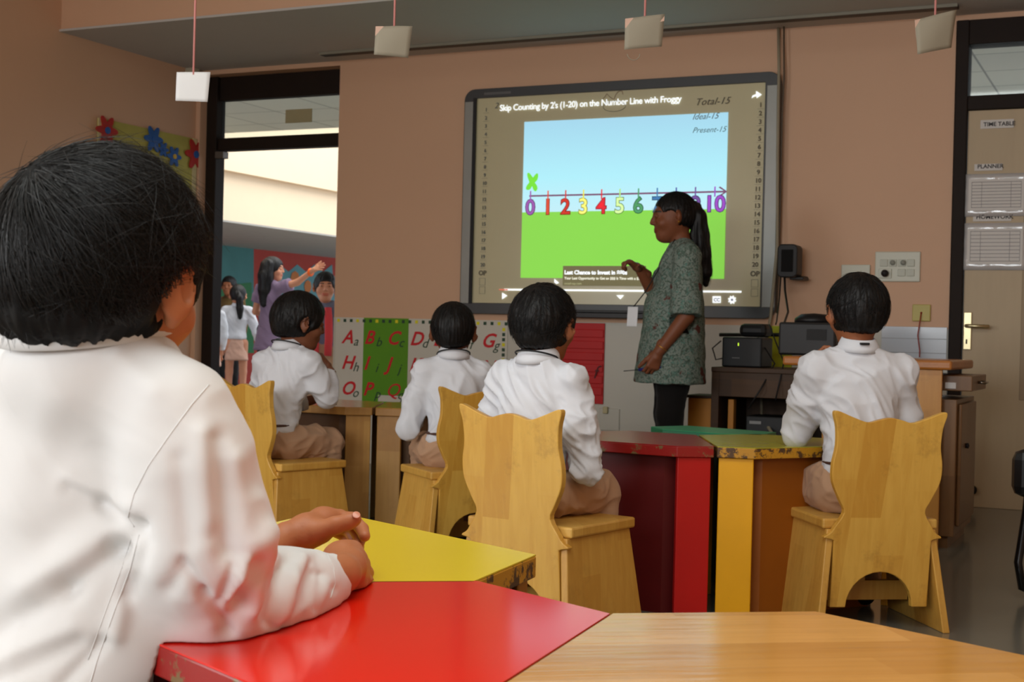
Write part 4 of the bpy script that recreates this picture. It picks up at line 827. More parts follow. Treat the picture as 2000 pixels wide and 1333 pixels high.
def figure(name, label, loc, rz, J, res=.006, skin=SK, top=None, bottom=None, hair=None, extra=None, seed=0, hands=None, tone=None, shoes=True, cat='person', group=None):
    e = empty(name, (loc[0], loc[1], loc[2] if len(loc) > 2 else 0), rz, label, cat, group)
    A = {k: np.array(v, float) for k, v in J.items() if isinstance(v, (tuple, list, np.ndarray))}
    R = axes(J.get('hy', 0), J.get('hp', 0), J.get('hr', 0)); s = J.get('hs', 1.0)
    allp = np.array(list(A.values())); lo = allp.min(0)-.17; hi = allp.max(0)+.14
    b = J.get('b', 1.0)
    F = Field(lo, hi, res)
    spine = [A['pelvis'], A['waist'], A['chest']]
    yaw = axes(J.get('ty', 0))
    F.add(ell(A['pelvis'], np.array([.10, .075, .075])*b, yaw)).add(ell(A['waist'], np.array([.085, .065, .09])*b, yaw), .04).add(ell(A['chest'], np.array([.105, .07, .10])*b, yaw), .04)
    F.chain([A['shL'], A['neck'], A['shR']], [.035*b]*3, .02)
    for S_ in 'LR':
        F.chain([A['sh'+S_], A['el'+S_], A['wr'+S_]], [.036*b, .029*b, .021*b], .012); F.chain([A['hip'+S_], A['kn'+S_], A['an'+S_], A['an'+S_]+yaw@np.array([0, .06, -.02])], [.06*b, .043*b, .027*b, .025*b], .015)
    parts = [F.mesh(), head_field(A['head'], R, s, A['neck'], J.get('nr', .036))]
    hs_ = hands or {}
    for S_ in 'LR':
        h = hs_.get(S_, {}); d = h.get('d', A['wr'+S_]-A['el'+S_]); parts.append(hand_field(A['wr'+S_], d, h.get('n', (0, 0, -1)), h.get('s', (1 if S_ == 'L' else -1, 0, 0)), h.get('sc', J.get('hsc', .68)), h.get('c', (.5, .55, .6, .65)), h.get('t', (.5, .35))))
    bt = None
    if tone:
        hc = A['head']
        def bt(vs):
            q = (vs-hc)@R/s; col = np.ones((len(vs), 4))
            lips = (np.abs(q[:, 0]) < .024) & (np.abs(q[:, 2]+.058) < .0115) & (q[:, 1] > .078); col[lips, :3] = (.85, .5, .5)
            br = (np.abs(np.abs(q[:, 0])-.031) < .018) & (np.abs(q[:, 2]-.024+.25*(np.abs(q[:, 0])-.03)**2*40) < .0042) & (q[:, 1] > .06); col[br, :3] = (.12, .1, .1)
            return col
    else: bt = lambda vs: np.ones((len(vs), 4))
    body = sdf_obj('body', cat_mesh(parts), skin, e, 1, None, attr=bt)
    if tone: eyes(A['head'], R, s, body)
    # ---- top
    if top:
        o_ = top.get('o', .012); T_ = Field(lo, hi, top.get('res', res)); L = top.get('loose', 1.0)
        T_.add(ell(A['waist'], (np.array([.085, .066, .10])*b+o_)*[L, L, 1], yaw), .03).add(ell(A['chest'], np.array([.105, .072, .105])*b+o_, yaw), .05)
        T_.chain([A['shL'], A['neck']-np.array([0, .004, .012]), A['shR']], [.038*b+o_*.4]*3, .04)
        hem = A['hem'] if 'hem' in A else A['pelvis']+np.array([0, 0, .045])
        if top.get('tunic'):
            hw = top['hw']; 
            for k_ in np.linspace(0, 1, 7): c_ = A['waist']*(1-k_)+A['hem']*k_; T_.add(ell(c_, [(.085*b+o_)*L*(1-k_)+hw[0]*k_, (.066*b+o_)*L*(1-k_)+hw[1]*k_, .09], yaw), .03)
            T_.sub(cyl(A['hem']-[0, 0, .2], A['hem'], .4), .004)
        else:
            T_.add(ell(hem, np.array([.092, .072, .06])*b+o_*1.1, yaw), .035); T_.sub(cyl(hem-[0, 0, .2], hem-[0, 0, .022], .25), .01)
        for S_ in 'LR':
            sh, el, wr = A['sh'+S_], A['el'+S_], A['wr'+S_]; cu = wr+(el-wr)*.12
            if top.get('sleeve', 'long') == 'long':
                mid = sh*.45+el*.55
                T_.chain([sh, mid, el], [.042*b+o_*.7, .037*b+o_, .033*b+o_], .02); T_.chain([el, el*.5+cu*.5], [.033*b+o_, .031*b+o_], .012); T_.add(cyl(el*.5+cu*.5, cu, .031*b+o_, .023*b+o_*.8), .008); T_.sub(cyl(cu, cu+(cu-el)*.35, .030*b+o_), .004)
            else:
                e2 = sh+(el-sh)*top.get('sl', .55); T_.chain([sh, sh*.5+e2*.5], [.042*b+o_*.6, .044*b+o_], .02); T_.add(cyl(sh*.5+e2*.5, e2, .044*b+o_, .045*b+o_), .015); T_.sub(cyl(e2, e2+(e2-sh)*.25, .049*b+o_), .003)
        T_.sub(cyl(A['neck']-[0, 0, .015], A['neck']+[0, -.01, .2], J.get('nr', .036)+.002, J.get('nr', .036)+.02), .006)
        amp = top.get('amp', .010)
        shirt = sdf_obj('shirt' if not top.get('tunic') else 'tunic', T_, top['m'], e, 1, lambda v, N: folds(v, N, amp, top.get('f', (15, 15, 5)), seed))
        if top.get('collar', True):
            nk = A['neck']; collar_mesh(nk+np.array([0, -.004, .010]), J.get('nr', .036)+.009, J.get('nr', .036)+.013, top.get('ch', .033), -.16, top['m'], shirt, flare=.014)
        if top.get('cuffs', top.get('sleeve', 'long') == 'long'):
            for S_ in 'LR':
                el, wr = A['el'+S_], A['wr'+S_]; cu = wr+(el-wr)*.12; u = (wr-el)/np.linalg.norm(wr-el); r = .023*b+o_*.8+.0015
                MB().tube([tuple(cu-u*.030), tuple(cu-u*.002), tuple(cu), tuple(cu-u*.002)], [r+.003, r+.0008, r-.002, r-.006], 20).build('cuff', top['m'], shirt)
        if top.get('lanyard'):
            nk = A['neck']; pts = []
            for t in np.linspace(0, 2*math.pi, 33)[:-1]: x = math.cos(t)*(.063+.012*max(0, math.sin(t))); y = math.sin(t)*.067+.012*max(0, math.sin(t)); pts.append((nk[0]+x, nk[1]+y-.004, nk[2]+.019+(-.045*max(0, math.sin(t)))-y*.25))
            MB().tube(pts, .0027, 6, True).build('lanyard', BLACKR, e)
    # ---- trousers or skirt
    if bottom:
        B2 = Field(lo, hi, bottom.get('res', res)); o_ = bottom.get('o', .012)
        if bottom.get('skirt'):
            for k_ in np.linspace(0, 1, 6): c_ = A['pelvis']*(1-k_)+A['skirt']*k_; B2.add(ell(c_, [.10*b+.03*k_, .08*b+.03*k_, .07], yaw), .02)
            B2.sub(cyl(A['skirt']-[0, 0, .2], A['skirt'], .4), .004)
        else:
            B2.add(ell(A['pelvis'], np.array([.10, .08, .078])*b+o_, yaw), .02)
            B2.add(cyl(A['pelvis'], A['pelvis']+[0, -.00, .062*b], .075*b+o_), .02)
            for S_ in 'LR': B2.chain([A['hip'+S_], A['hip'+S_]*.4+A['kn'+S_]*.6, A['kn'+S_]], [.064*b+o_, .056*b+o_, .047*b+o_], .022); B2.chain([A['kn'+S_], A['an'+S_]+[0, 0, .035]], [.047*b+o_, .036*b+o_], .02); B2.sub(cyl(A['an'+S_]-[0, 0, .06], A['an'+S_]+[0, 0, .018], .09), .003)
            if J.get('seat'): B2.sub(cyl(A['pelvis']*[1, 1, 0]+[0, 0, J['seat']-.2], A['pelvis']*[1, 1, 0]+[0, 0, J['seat']+.001], .17), .004)
        tr = sdf_obj('skirt' if bottom.get('skirt') else 'trousers', B2, bottom['m'], e, 1, lambda v, N: folds(v, N, bottom.get('amp', .010), (12, 12, 12), seed+40))
        if bottom.get('belt'):
            c = A['pelvis']+[0, .0, .060*b]; pts = [(c[0]+(.079*b+.018)*math.cos(t), c[1]+(.072*b+.016)*math.sin(t), c[2]) for t in np.linspace(0, 2*math.pi, 33)[:-1]]
            MB().tube(pts, .012, 8, True, flat=.45).build('belt', BELT, tr)
    if shoes:
        for S_ in 'LR':
            a = A['an'+S_]; fd = yaw@np.array([0, 1, 0]); Fs = Field(a-.15*b, a+.17*b, .004)
            Fs.chain([a-[0, 0, .0], a+fd*.03*b-[0, 0, .018*b], a+fd*.095*b-[0, 0, .027*b]], [.032*b, .030*b, .024*b], .02); Fs.add(ell(a-fd*.012*b-[0, 0, .02*b], np.array([.03, .036, .026])*b), .012)
            zf = a[2]-.045*b; Fs.sub(cyl([a[0], a[1], zf-.1], [a[0], a[1], zf], .2), .002)
            sdf_obj('shoe', Fs, SHOE, e, 1)
    if hair:
        Fh = hair_shell(A['head'], R, s, hair.get('off', .017), hair.get('nape', -.070)); 
        if hair.get('pull'):
            Fh.sub(ell(A['head']+R@np.array([0, .126, -.03])*s, np.array([.135, .088, .102])*s, R), .01)
            for x in (-1, 1): Fh.sub(ell(A['head']+R@np.array([x*.098, .045, -.022])*s, np.array([.05, .06, .062])*s, R), .008)
        ho = hair_object(Fh, A['head'], R, s, e, seed=seed)
        if hair.get('strands'): strands(A['head'], R, s, hair.get('off', .017), hair['strands'], ho, seed=seed+3, **hair.get('sk', {}))
    if extra: extra(e, A, R, s)
    return e
def kidJ(b=1.0, lean=.0, hy=0, hp=0, elR=(.17, .12, .50), wrR=(.10, .28, .545), elL=(-.17, .12, .50), wrL=(-.10, .28, .545), seat=.33, tx=0, knees=.0, hx=0):
    z = lambda v: seat+v*b
    return dict(pelvis=(0, 0, z(.075)), waist=(tx*.4, .015+lean*.4, z(.19)), chest=(tx*.8, .03+lean*.8, z(.31)), neck=(tx, .03+lean, z(.435)), head=(tx+hx, .055+lean*1.15, z(.544)), shL=(tx*.9-.112*b, .03+lean*.9, z(.382)), shR=(tx*.9+.112*b, .03+lean*.9, z(.382)),
                elR=elR, wrR=wrR, elL=elL, wrL=wrL, hipL=(-.055*b, .03, z(.065)), hipR=(.055*b, .03, z(.065)), knL=(-.085*b-knees, .275*b, z(.055)), knR=(.085*b+knees, .275*b, z(.055)), anL=(-.08*b, .25*b, .047*b), anR=(.08*b, .25*b, .047*b), hy=hy, hp=hp, hs=1.0, b=b, seat=seat, nr=.036)
TOP = dict(m=SHIRT, o=.013, lanyard=True, amp=.017); BOT = dict(m=KHAKI, o=.012, belt=True, amp=.018)
def rad(d): return math.radians(d)
def fwd(xy, ang, dist): a = math.radians(ang); return (xy[0]+math.sin(a)*dist, xy[1]+math.cos(a)*dist)
KG = None
# centre boy
def offs(p, dx, dy): return (p[0]+dx, p[1]+dy)
figure('person', 'schoolboy in white shirt seen from behind on the centre cat-backed chair', offs(fwd((-1.603, 3.422), 11, .15), -.055, 0), rad(-8), kidJ(1.0, .015, hy=rad(4), elR=(.165, .05, .475), wrR=(.055, .24, .545), elL=(-.18, .06, .50), wrL=(-.08, .26, .55)), skin=SK, top=dict(TOP, amp=.020, f=(17, 17, 6)), bottom=BOT, hair=dict(strands=1800, sk=dict(rad=.0007, wild=.3, lift=.008)), seed=1, res=.0055)
# right boy
def label_tab(e, A, R, s): nk = A['neck']; MB().box((nk[0]-.012, nk[1]-.074, nk[2]+.022), (nk[0]+.016, nk[1]-.060, nk[2]+.029)).build('collar_tab', BLACKR, e, .002)
figure('person', 'schoolboy in white shirt with hand at his mouth on the right cat-backed chair', offs(fwd((-.728, 4.112), -34, .15), -.01, 0), rad(26), kidJ(1.12, .01, hy=rad(6), hp=rad(-6), elL=(-.172, .12, .565), wrL=(-.118, .135, .755), elR=(.165, .12, .52), wrR=(.06, .26, .55), tx=-.01), skin=SK, top=dict(TOP, lanyard=False, amp=.019, f=(17, 17, 6)), bottom=BOT, hair=dict(strands=1800, sk=dict(rad=.0007, wild=.25, lift=.006)), seed=12, res=.0055, hands=dict(L=dict(d=(.30, .0, .95), n=(.8, -.5, 0), s=(0, -1, .2), c=(.7, .9, 1.0, 1.1))), extra=label_tab)
# left boy
figure('person', 'schoolboy resting chin on hand on the left chair beside the doorway', offs(fwd((-3.203, 4.402), 17, .15), -.05, 0), rad(-6), kidJ(1.0, .035, hy=rad(-32), hp=rad(-8), elR=(.178, .14, .577), wrR=(.168, .15, .70), elL=(-.17, .15, .50), wrL=(-.05, .33, .55), tx=.04, hx=.03), skin=SKD, top=TOP, bottom=BOT, hair=dict(strands=900, off=.02), seed=23, hands=dict(R=dict(d=(-.55, -.15, .7), n=(-.6, .0, -.6), s=(0, -1, 0), c=(.9, 1.0, 1.1, 1.2))))
# second boy
figure('person', 'schoolboy seen from behind on the second chair, in front of the alphabet chart', offs(fwd((-2.30, 4.60), -50, .16), -.04, 0), rad(34), kidJ(.96, .03, hy=rad(-12), elL=(-.165, .07, .475), wrL=(-.12, .24, .53), elR=(.18, .1, .50), wrR=(.08, .26, .55)), skin=SKD, top=TOP, bottom=BOT, hair=dict(strands=900, off=.012, nape=-.065), seed=34)
# ---------------------------------------------------------------- standing people
def floral():
    m = bpy.data.materials.new('floral_tunic_cloth'); m.use_nodes = True; nt = m.node_tree; b = nt.nodes['Principled BSDF']; L = nt.links.new
    tc = nd(nt, 'ShaderNodeTexCoord')
    def noise(sc, det, dist): n = nd(nt, 'ShaderNodeTexNoise', i_Scale=sc, i_Detail=det, i_Distortion=dist); L(tc.outputs['Object'], n.inputs[0]); return n
    def ramp(src, p0, p1, c0=(0, 0, 0, 1), c1=(1, 1, 1, 1)): r = nd(nt, 'ShaderNodeValToRGB'); e = r.color_ramp.elements; e[0].position = p0; e[1].position = p1; e[0].color = c0; e[1].color = c1; L(src, r.inputs[0]); return r
    def mix(f, a, c): x = nd(nt, 'ShaderNodeMix', data_type='RGBA'); L(f.outputs[0], x.inputs[0]); (L(a.outputs[2], x.inputs[6]) if hasattr(a, 'outputs') else setattr(x.inputs[6], 'default_value', a)); x.inputs[7].default_value = c; return x
    m1 = mix(ramp(noise(36, 3, 2.2).outputs[0], .50, .56), S(128, 140, 132), S(84, 100, 90)); m1 = mix(ramp(noise(52, 2, 1.6).outputs[0], .58, .62), m1, S(96, 130, 120)); m1 = mix(ramp(noise(70, 2, 2.5).outputs[0], .62, .66), m1, S(60, 70, 64))
    v2 = nd(nt, 'ShaderNodeTexVoronoi', i_Scale=8.5); L(tc.outputs['Object'], v2.inputs[0]); n2 = noise(60, 2, 0); ad = nd(nt, 'ShaderNodeMath', operation='MULTIPLY_ADD'); ad.inputs[1].default_value = .22; L(n2.outputs[0], ad.inputs[0]); L(v2.outputs['Distance'], ad.inputs[2])
    m2 = mix(ramp(ad.outputs[0], .30, .34, (1, 1, 1, 1), (0, 0, 0, 1)), m1, S(96, 56, 50)); L(m2.outputs[2], b.inputs['Base Color'])
    b.inputs['Roughness'].default_value = .85; b.inputs['Specular IOR Level'].default_value = .15
    return m
BLACKT = clothmat('black_trousers', (24, 22, 22))
def tail(pts, rs, c_amp=.004):
    def f(F, A, R, s):
        F.lo_ = None
    return f
def ponytail(e, pts, rs, name='ponytail', m=HAIR, amp=.006, seed=0, fr=(40, 40, 6)):
    pts = [np.array(p, float) for p in pts]; P = np.array(pts); F = Field(P.min(0)-max(rs)-.03, P.max(0)+max(rs)+.03, .0055); F.chain(pts, rs, .012)
    o = sdf_obj(name, F, m, e, 1, lambda v, N: v+N*((vnoise(v*np.array(fr)+seed)+.5*vnoise(v*np.array(fr)*2.2+seed))*amp)[:, None])
    g = np.random.default_rng(seed+5); V = []; Q = []; k = 0
    for i in range(260):
        t0 = g.uniform(0, .8); n = 6; ts = np.clip(np.linspace(t0, t0+.35, n), 0, 1)*(len(pts)-1); off = g.normal(size=3); off /= np.linalg.norm(off)
        path = []
        for t in ts:
            j = min(int(t), len(pts)-2); f_ = t-j; path.append(pts[j]*(1-f_)+pts[j+1]*f_+off*(rs[j]*(1-f_)+rs[j+1]*f_)*1.08)
        path = np.array(path); path[-1] += off*.006; path[-1][2] -= .01; d = np.gradient(path, axis=0); d /= np.linalg.norm(d, axis=1)[:, None]+1e-9; a = np.cross(d, off); b = np.cross(d, a); rr = .001*np.linspace(1, .2, n)
        for z in range(3): an = 2*math.pi*z/3; V.append(path+(a*math.cos(an)+b*math.sin(an))*rr[:, None])
        for j in range(n-1):
            for z in range(3): z2 = (z+1) % 3; Q.append((k+z*n+j, k+z*n+j+1, k+z2*n+j+1, k+z2*n+j))
        k += 3*n
    sdf_obj('loose_strands', (np.concatenate(V), np.array(Q)), m, o, 0)
    return o
# teacher: faces the left of the picture; local +y is her front, -x her left side (towards the camera)
def teacher_extra(e, A, R, s):
    hd = A['head']
    ponytail(e, [hd+[.0, -.095, .05], hd+[-.0, -.125, .0], hd+[-.01, -.135, -.09], hd+[-.02, -.145, -.19], hd+[-.02, -.165, -.28], hd+[-.02, -.17, -.34]], [.036, .040, .046, .046, .036, .016], amp=.009, seed=4)
    MB().tube([tuple(hd+np.array([0, -.10, .03])+np.array([math.cos(t)*.034, 0, math.sin(t)*.034])) for t in np.linspace(0, 6.28, 17)[:-1]], .007, 6, True).build('hair_tie', BLACKR, e)
    gold = mat('gold_bangle', (200, 150, 60), rough=.3, metal=.9)
    for S_, rr in (('L', .027), ('R', .025)):
        el, wr = A['el'+S_], A['wr'+S_]; u = (wr-el)/np.linalg.norm(wr-el); c = wr-u*.03; a = np.cross(u, [0, 1, .3]); a /= np.linalg.norm(a); b = np.cross(u, a)
        MB().tube([tuple(c+(a*math.cos(t)+b*math.sin(t))*rr) for t in np.linspace(0, 6.28, 21)[:-1]], .0035, 8, True).build('bangle', gold, e)
    o = MB().box((-.028, -.002, -.10), (.028, .002, 0)).build('identity_card', mat('white_badge', (215, 218, 222), rough=.4), e, .003); o.location = (-.055, .203, 1.0); o.rotation_euler = (.1, 0, math.radians(62))
    MB().tube([(-.055, .200, 1.0), (-.045, .140, 1.08), (-.045, .085, 1.18), (-.05, .03, 1.29), (-.045, .0, 1.345)], .003, 6).build('lanyard', BLACKR, e)
    MB().lathe([(0, 0), (.004, .0), (.004, .001), (0, .0015)], n=10).build('forehead_mark', mat('pale_mark', (220, 190, 150)), e).matrix_local = Matrix.Translation(hd+R@np.array([0, .0935, .038])*s) @ Matrix.Rotation(-math.pi/2, 4, 'X')
    MB().lathe([(0, 0), (.006, .003), (.007, .012), (0, .014)], n=10).build('earring', gold, e).location = tuple(hd+R@np.array([-.088, -.004, -.036])*s)
TJ = dict(pelvis=(0, -.02, .86), waist=(0, -.01, 1.0), chest=(0, -.035, 1.17), neck=(0, -.045, 1.31), head=(0, .005, 1.462), shL=(-.155, -.05, 1.255), shR=(.155, -.05, 1.255), elL=(-.218, -.045, .955), wrL=(-.20, .085, .775), elR=(.20, .06, 1.05), wrR=(.115, .155, 1.195),
          hipL=(-.085, -.02, .84), hipR=(.085, -.02, .84), knL=(-.10, .01, .46), knR=(.10, .0, .46), anL=(-.10, -.02, .075), anR=(.10, -.03, .075), hem=(0, .005, .62), hs=1.13, b=1.35, nr=.046, hy=rad(4), hp=rad(-4), hsc=.92)
tp = at(1312, 640, 7.0)
teacher = figure('person', 'woman teacher in floral grey-green tunic pointing at the whiteboard', (tp[0], tp[1]), rad(115), TJ, res=.0065, skin=SKT, tone=True,
    top=dict(m=floral(), o=.020, sleeve='half', sl=1.0, loose=1.34, tunic=True, hw=(.235, .185), amp=.011, collar=False, f=(9, 9, 4)), bottom=dict(m=BLACKT, o=.004, amp=.006), hair=dict(pull=1, off=.007, nape=-.055, strands=700, sk=dict(zf=.07, rad=.0007, crown=(0, -.1, .0), lift=.003, wild=.1)), seed=50,
    hands=dict(L=dict(d=(.0, .35, -1), n=(.9, .2, 0), s=(0, 1, 0), c=(.7, .8, .85, .9)), R=dict(d=(-.25, .55, .35), n=(0, .4, -1), s=(-.3, -.3, 1), c=(.9, 1.1, 1.2, 1.2), t=(1.25, -.15))), extra=teacher_extra)
mp_ = empty('marker_pen', tuple(Vector(tp)*0), 0, 'white-capped marker pen held in the teacher\'s lowered left hand', 'pen')
Rt = Matrix.Rotation(rad(115), 4, 'Z'); wc = Matrix.Translation((tp[0], tp[1], 0)) @ Rt @ Vector((-.185, .105, .695)); ax_ = (Rt @ Vector((-.25, -1, .12)).to_4d().to_3d().to_4d()).to_3d().normalized()
mp_.location = wc
def penseg(a, b, r, m, nm): MB().tube([tuple(ax_*a), tuple(ax_*b)], r, 10).build(nm, m, mp_)
penseg(-.075, .045, .008, mat('blue_pen_barrel', (40, 46, 120), rough=.4), 'barrel'); penseg(.045, .078, .0092, mat('white_pen_cap', (220, 222, 224), rough=.4), 'cap'); penseg(-.15, -.075, .0022, BLACKR, 'tip')
# ---------------------------------------------------------------- people outside the doorway
def standJ(h, sp=.0, b=1.0, **k):
    f = h/1.6
    J = dict(pelvis=(0, 0, .86*f), waist=(0, .005, 1.0*f), chest=(0, -.01, 1.16*f), neck=(0, -.01, 1.32*f), head=(0, .02, 1.47*f), shL=(-.15*f, -.01, 1.27*f), shR=(.15*f, -.01, 1.27*f), elL=(-.2*f, -.01, 1.0*f), wrL=(-.2*f, .05, .80*f), elR=(.2*f, -.01, 1.0*f), wrR=(.2*f, .05, .80*f),
             hipL=(-.08*f, 0, .84*f), hipR=(.08*f, 0, .84*f), knL=(-.09*f, .01, .46*f), knR=(.09*f, .01, .46*f), anL=(-.09*f, 0, .06*f), anR=(.09*f, 0, .06*f), hs=1.0, b=b, nr=.036, hsc=.7)
    J.update(k); return J
def loc2(px, z): p = at(px, 640, z); return (p[0], p[1], 0)
PURP = clothmat('purple_kurta_cloth', (128, 108, 132))
def long_hair(e, A, R, s):
    hd = A['head']; ponytail(e, [hd+[0, -.07, .03], hd+[0, -.10, -.08], hd+[0, -.10, -.22], hd+[0, -.10, -.36]], [.075, .082, .075, .05], name='long_hair', amp=.006, seed=9)
# woman in purple, right arm (towards picture right) stretched out
figure('person', 'woman in purple kurta with long black hair stretching out her arm, outside', loc2(528, 14.4), rad(-14), standJ(1.6, b=1.2, hy=rad(-55), hs=1.1, elR=(.36, .04, 1.33), wrR=(.56, .06, 1.45), wrL=(-.13, .16, .98), elL=(-.22, -.02, 1.02), hem=(0, 0, .62), hsc=.95), res=.010, skin=SKL, tone=True,
    top=dict(m=PURP, o=.016, sleeve='half', sl=.6, tunic=True, hw=(.20, .15), amp=.010, collar=False, cuffs=False), bottom=dict(m=BLACKT, o=.010), hair=dict(off=.016, nape=-.08), extra=lambda e, A, R, s: (long_hair(e, A, R, s), MB().tube([tuple(A['wrR']+np.array([-.03, 0, -.018])+np.array([0, math.cos(t), math.sin(t)])*.030) for t in np.linspace(0, 6.28, 17)[:-1]], .014, 6, True).build('orange_wristband', mat('orange_band', (240, 100, 20), rough=.5), e)), seed=60,
    hands=dict(R=dict(d=(1, 0, .35), n=(0, 1, -.5), s=(-.3, 0, 1), c=(.15, .2, .2, .25), t=(.9, .1))))
# child looking towards the room
REDT = clothmat('red_sash_cloth', (214, 70, 74)); GREYV = clothmat('grey_pinafore_cloth', (112, 116, 134))
def sash(e, A, R, s):
    for x in (-1, 1): MB().tube([(x*.035, .085, 1.02*J5), (x*.045, .115, .92*J5), (x*.05, .12, .80*J5), (x*.045, .12, .66*J5)], [.026, .030, .030, .028], 8, flat=.35).build('sash', REDT, e)
J5 = 1.27/1.6*1.25
figure('person', 'child with short dark hair and red sash looking in from outside, at the doorway edge', loc2(634, 10.3), rad(205), standJ(1.27, b=.95, hy=rad(10), hs=1.0), res=.009, skin=SKL, tone=True, top=dict(m=GREYV, o=.012, sleeve='half', sl=.6, collar=False, cuffs=False), bottom=dict(m=KHAKI, o=.014), hair=dict(off=.012, nape=-.06), extra=sash, seed=70)
def pony(e, A, R, s):
    hd = A['head']; ponytail(e, [hd+[0, -.09, .03], hd+[.02, -.13, -.03], hd+[.03, -.125, -.14], hd+[.035, -.12, -.24]], [.03, .036, .036, .020], amp=.006, seed=3)
SK_T = clothmat('beige_skirt_cloth', (206, 164, 144))
figure('person', 'schoolgirl with black ponytail in white shirt and beige skirt, outside', loc2(463, 14.8), rad(34), standJ(1.3, b=.95, skirt=(0, 0, .50), hp=rad(-14), elR=(.20, .02, .80), wrR=(.25, .08, .66)), res=.010, skin=SKL, top=dict(m=SHIRT, o=.014, lanyard=False), bottom=dict(m=SK_T, skirt=True), hair=dict(off=.014), extra=pony, seed=80)
figure('person', 'child in white shirt half hidden by the left door frame, outside', loc2(408, 13.6), rad(60), standJ(1.22, b=1.0, skirt=(0, 0, .46)), res=.010, skin=SKL, top=dict(m=SHIRT, o=.014, lanyard=False), bottom=dict(m=SK_T, skirt=True), hair=dict(off=.014), seed=81)
figure('person', 'person in dark clothes standing behind the ponytailed girl, outside', loc2(446, 16.0), rad(200), standJ(1.45, b=1.0), res=.012, skin=SK, tone=True, top=dict(m=clothmat('brown_shirt_cloth', (96, 74, 40)), o=.014, lanyard=False), bottom=dict(m=BLACKT), hair=dict(off=.012), seed=82)
# child beyond the near boy, at the left edge of the frame
lk = at(-38, 560, 1.98)
figure('person', 'dark-haired child at the left frame edge, mostly behind the near boy', (lk[0], lk[1]-.06), rad(10), kidJ(1.0, .0, hy=rad(10), elR=(.16, .12, .48), elL=(-.16, .12, .48), wrR=(.08, .24, .50), wrL=(-.08, .24, .50)), skin=SK, top=TOP, bottom=BOT, hair=dict(off=.017), seed=90)
# ================================================================ the near boy, arms on the red table
from mathutils.bvhtree import BVHTree
SKH = skinmat('warm_brown_skin', (176, 110, 72)); SHIRTN = clothmat('near_white_shirt_cotton', (214, 213, 212), bump=.05)
NH = mat('near_black_hair', (13, 12, 11), rough=.42, spec=.4, var=.25, scale=5)
hero = empty('person', (-1.12, 1.16, 0), 0, 'near schoolboy in white shirt seen from behind, hands clasped on the red table', 'person')
HP = Matrix.Translation(-Vector(hero.location))
def hp_(o): o.parent = hero; o.matrix_parent_inverse = HP; return o
q_ = at
hc = q_(204, 545, 1.45); HR = axes(rad(6), rad(-4), rad(2)); hs = 1.10
neck = q_(196, 706, 1.47)
# --- body (continuous: trunk, arms, hands, legs)
pel = np.array([-1.135, 1.12, .40]); yawB = axes(rad(-4))
fw = np.array([.12, 1, 0]); fw /= np.linalg.norm(fw); rt = np.array([fw[1], -fw[0], 0])
shR, shL = q_(345, 812, 1.40), q_(-5, 780, 1.60); elR, wrR = q_(425, 1175, 1.455), q_(664, 1122, 1.665); elL, wrL = q_(330, 1130, 1.70), q_(552, 1060, 1.80)
F = Field(np.array([-1.45, .85, 0.0]), np.array([-.70, 1.72, .92]), .0065)
ch = q_(150, 900, 1.50); ws = q_(120, 1170, 1.50)
F.add(ell(pel, (.10, .08, .08), yawB)).add(ell(ws, (.085, .065, .10), yawB), .04).add(ell(ch, (.10, .07, .10), yawB), .04).chain([shL, neck-[0, 0, .02], shR], [.034]*3, .02)
F.chain([shR, elR, wrR], [.036, .030, .021], .01).chain([shL, elL, wrL], [.036, .030, .021], .01)
kn = [pel+fw*.28+rt*s_*.09-[0, 0, .02] for s_ in (-1, 1)]; an = [k_-fw*.02-[0, 0, .33] for k_ in kn]
for i, s_ in enumerate((-1, 1)): F.chain([pel+rt*s_*.055, kn[i], an[i], an[i]+fw*.06-[0, 0, .02]], [.062, .044, .028, .025], .015)
lohi = (np.minimum(wrL, wrR)-[.08, .12, .05], np.array([q_(740, 1000, 1.9)[0]+.05, 1.75, .66]))
H = Field(np.array([-1.13, 1.36, .49]), np.array([-.84, 1.72, .66]), .0021)
c = q_
# left hand lying over the right one: wrist, back, thumb on top, fingers hanging over the far end
H.chain([c(520, 1078, 1.76), c(560, 1050, 1.79), c(598, 1036, 1.81)], [.0205, .0190, .0195], .006)
H.chain([c(598, 1036, 1.81), c(632, 1022, 1.84), c(662, 1014, 1.86)], [.0200, .0195, .0135], .012)
H.add(cap(c(600, 1046, 1.80), c(628, 1040, 1.80), .0190, .0145), .012)
H.chain([c(620, 1040, 1.795), c(655, 1027, 1.79), c(680, 1020, 1.79), c(693, 1015, 1.79)], [.0150, .0108, .0098, .0088], .007)
for pts, r in (([(650, 1012, 1.85), (688, 1014, 1.855), (707, 1034, 1.835), (712, 1048, 1.815)], .0092), ([(645, 1018, 1.87), (684, 1024, 1.88), (704, 1052, 1.855), (700, 1066, 1.83)], .0086), ([(640, 1024, 1.885), (680, 1036, 1.89), (700, 1068, 1.87), (701, 1079, 1.845)], .0080), ([(640, 1032, 1.89), (672, 1048, 1.90), (690, 1074, 1.885), (692, 1084, 1.87)], .0072)):
    H.chain([c(*p) for p in pts], [r*1.15, r, r*.97, r*.84], .0022)
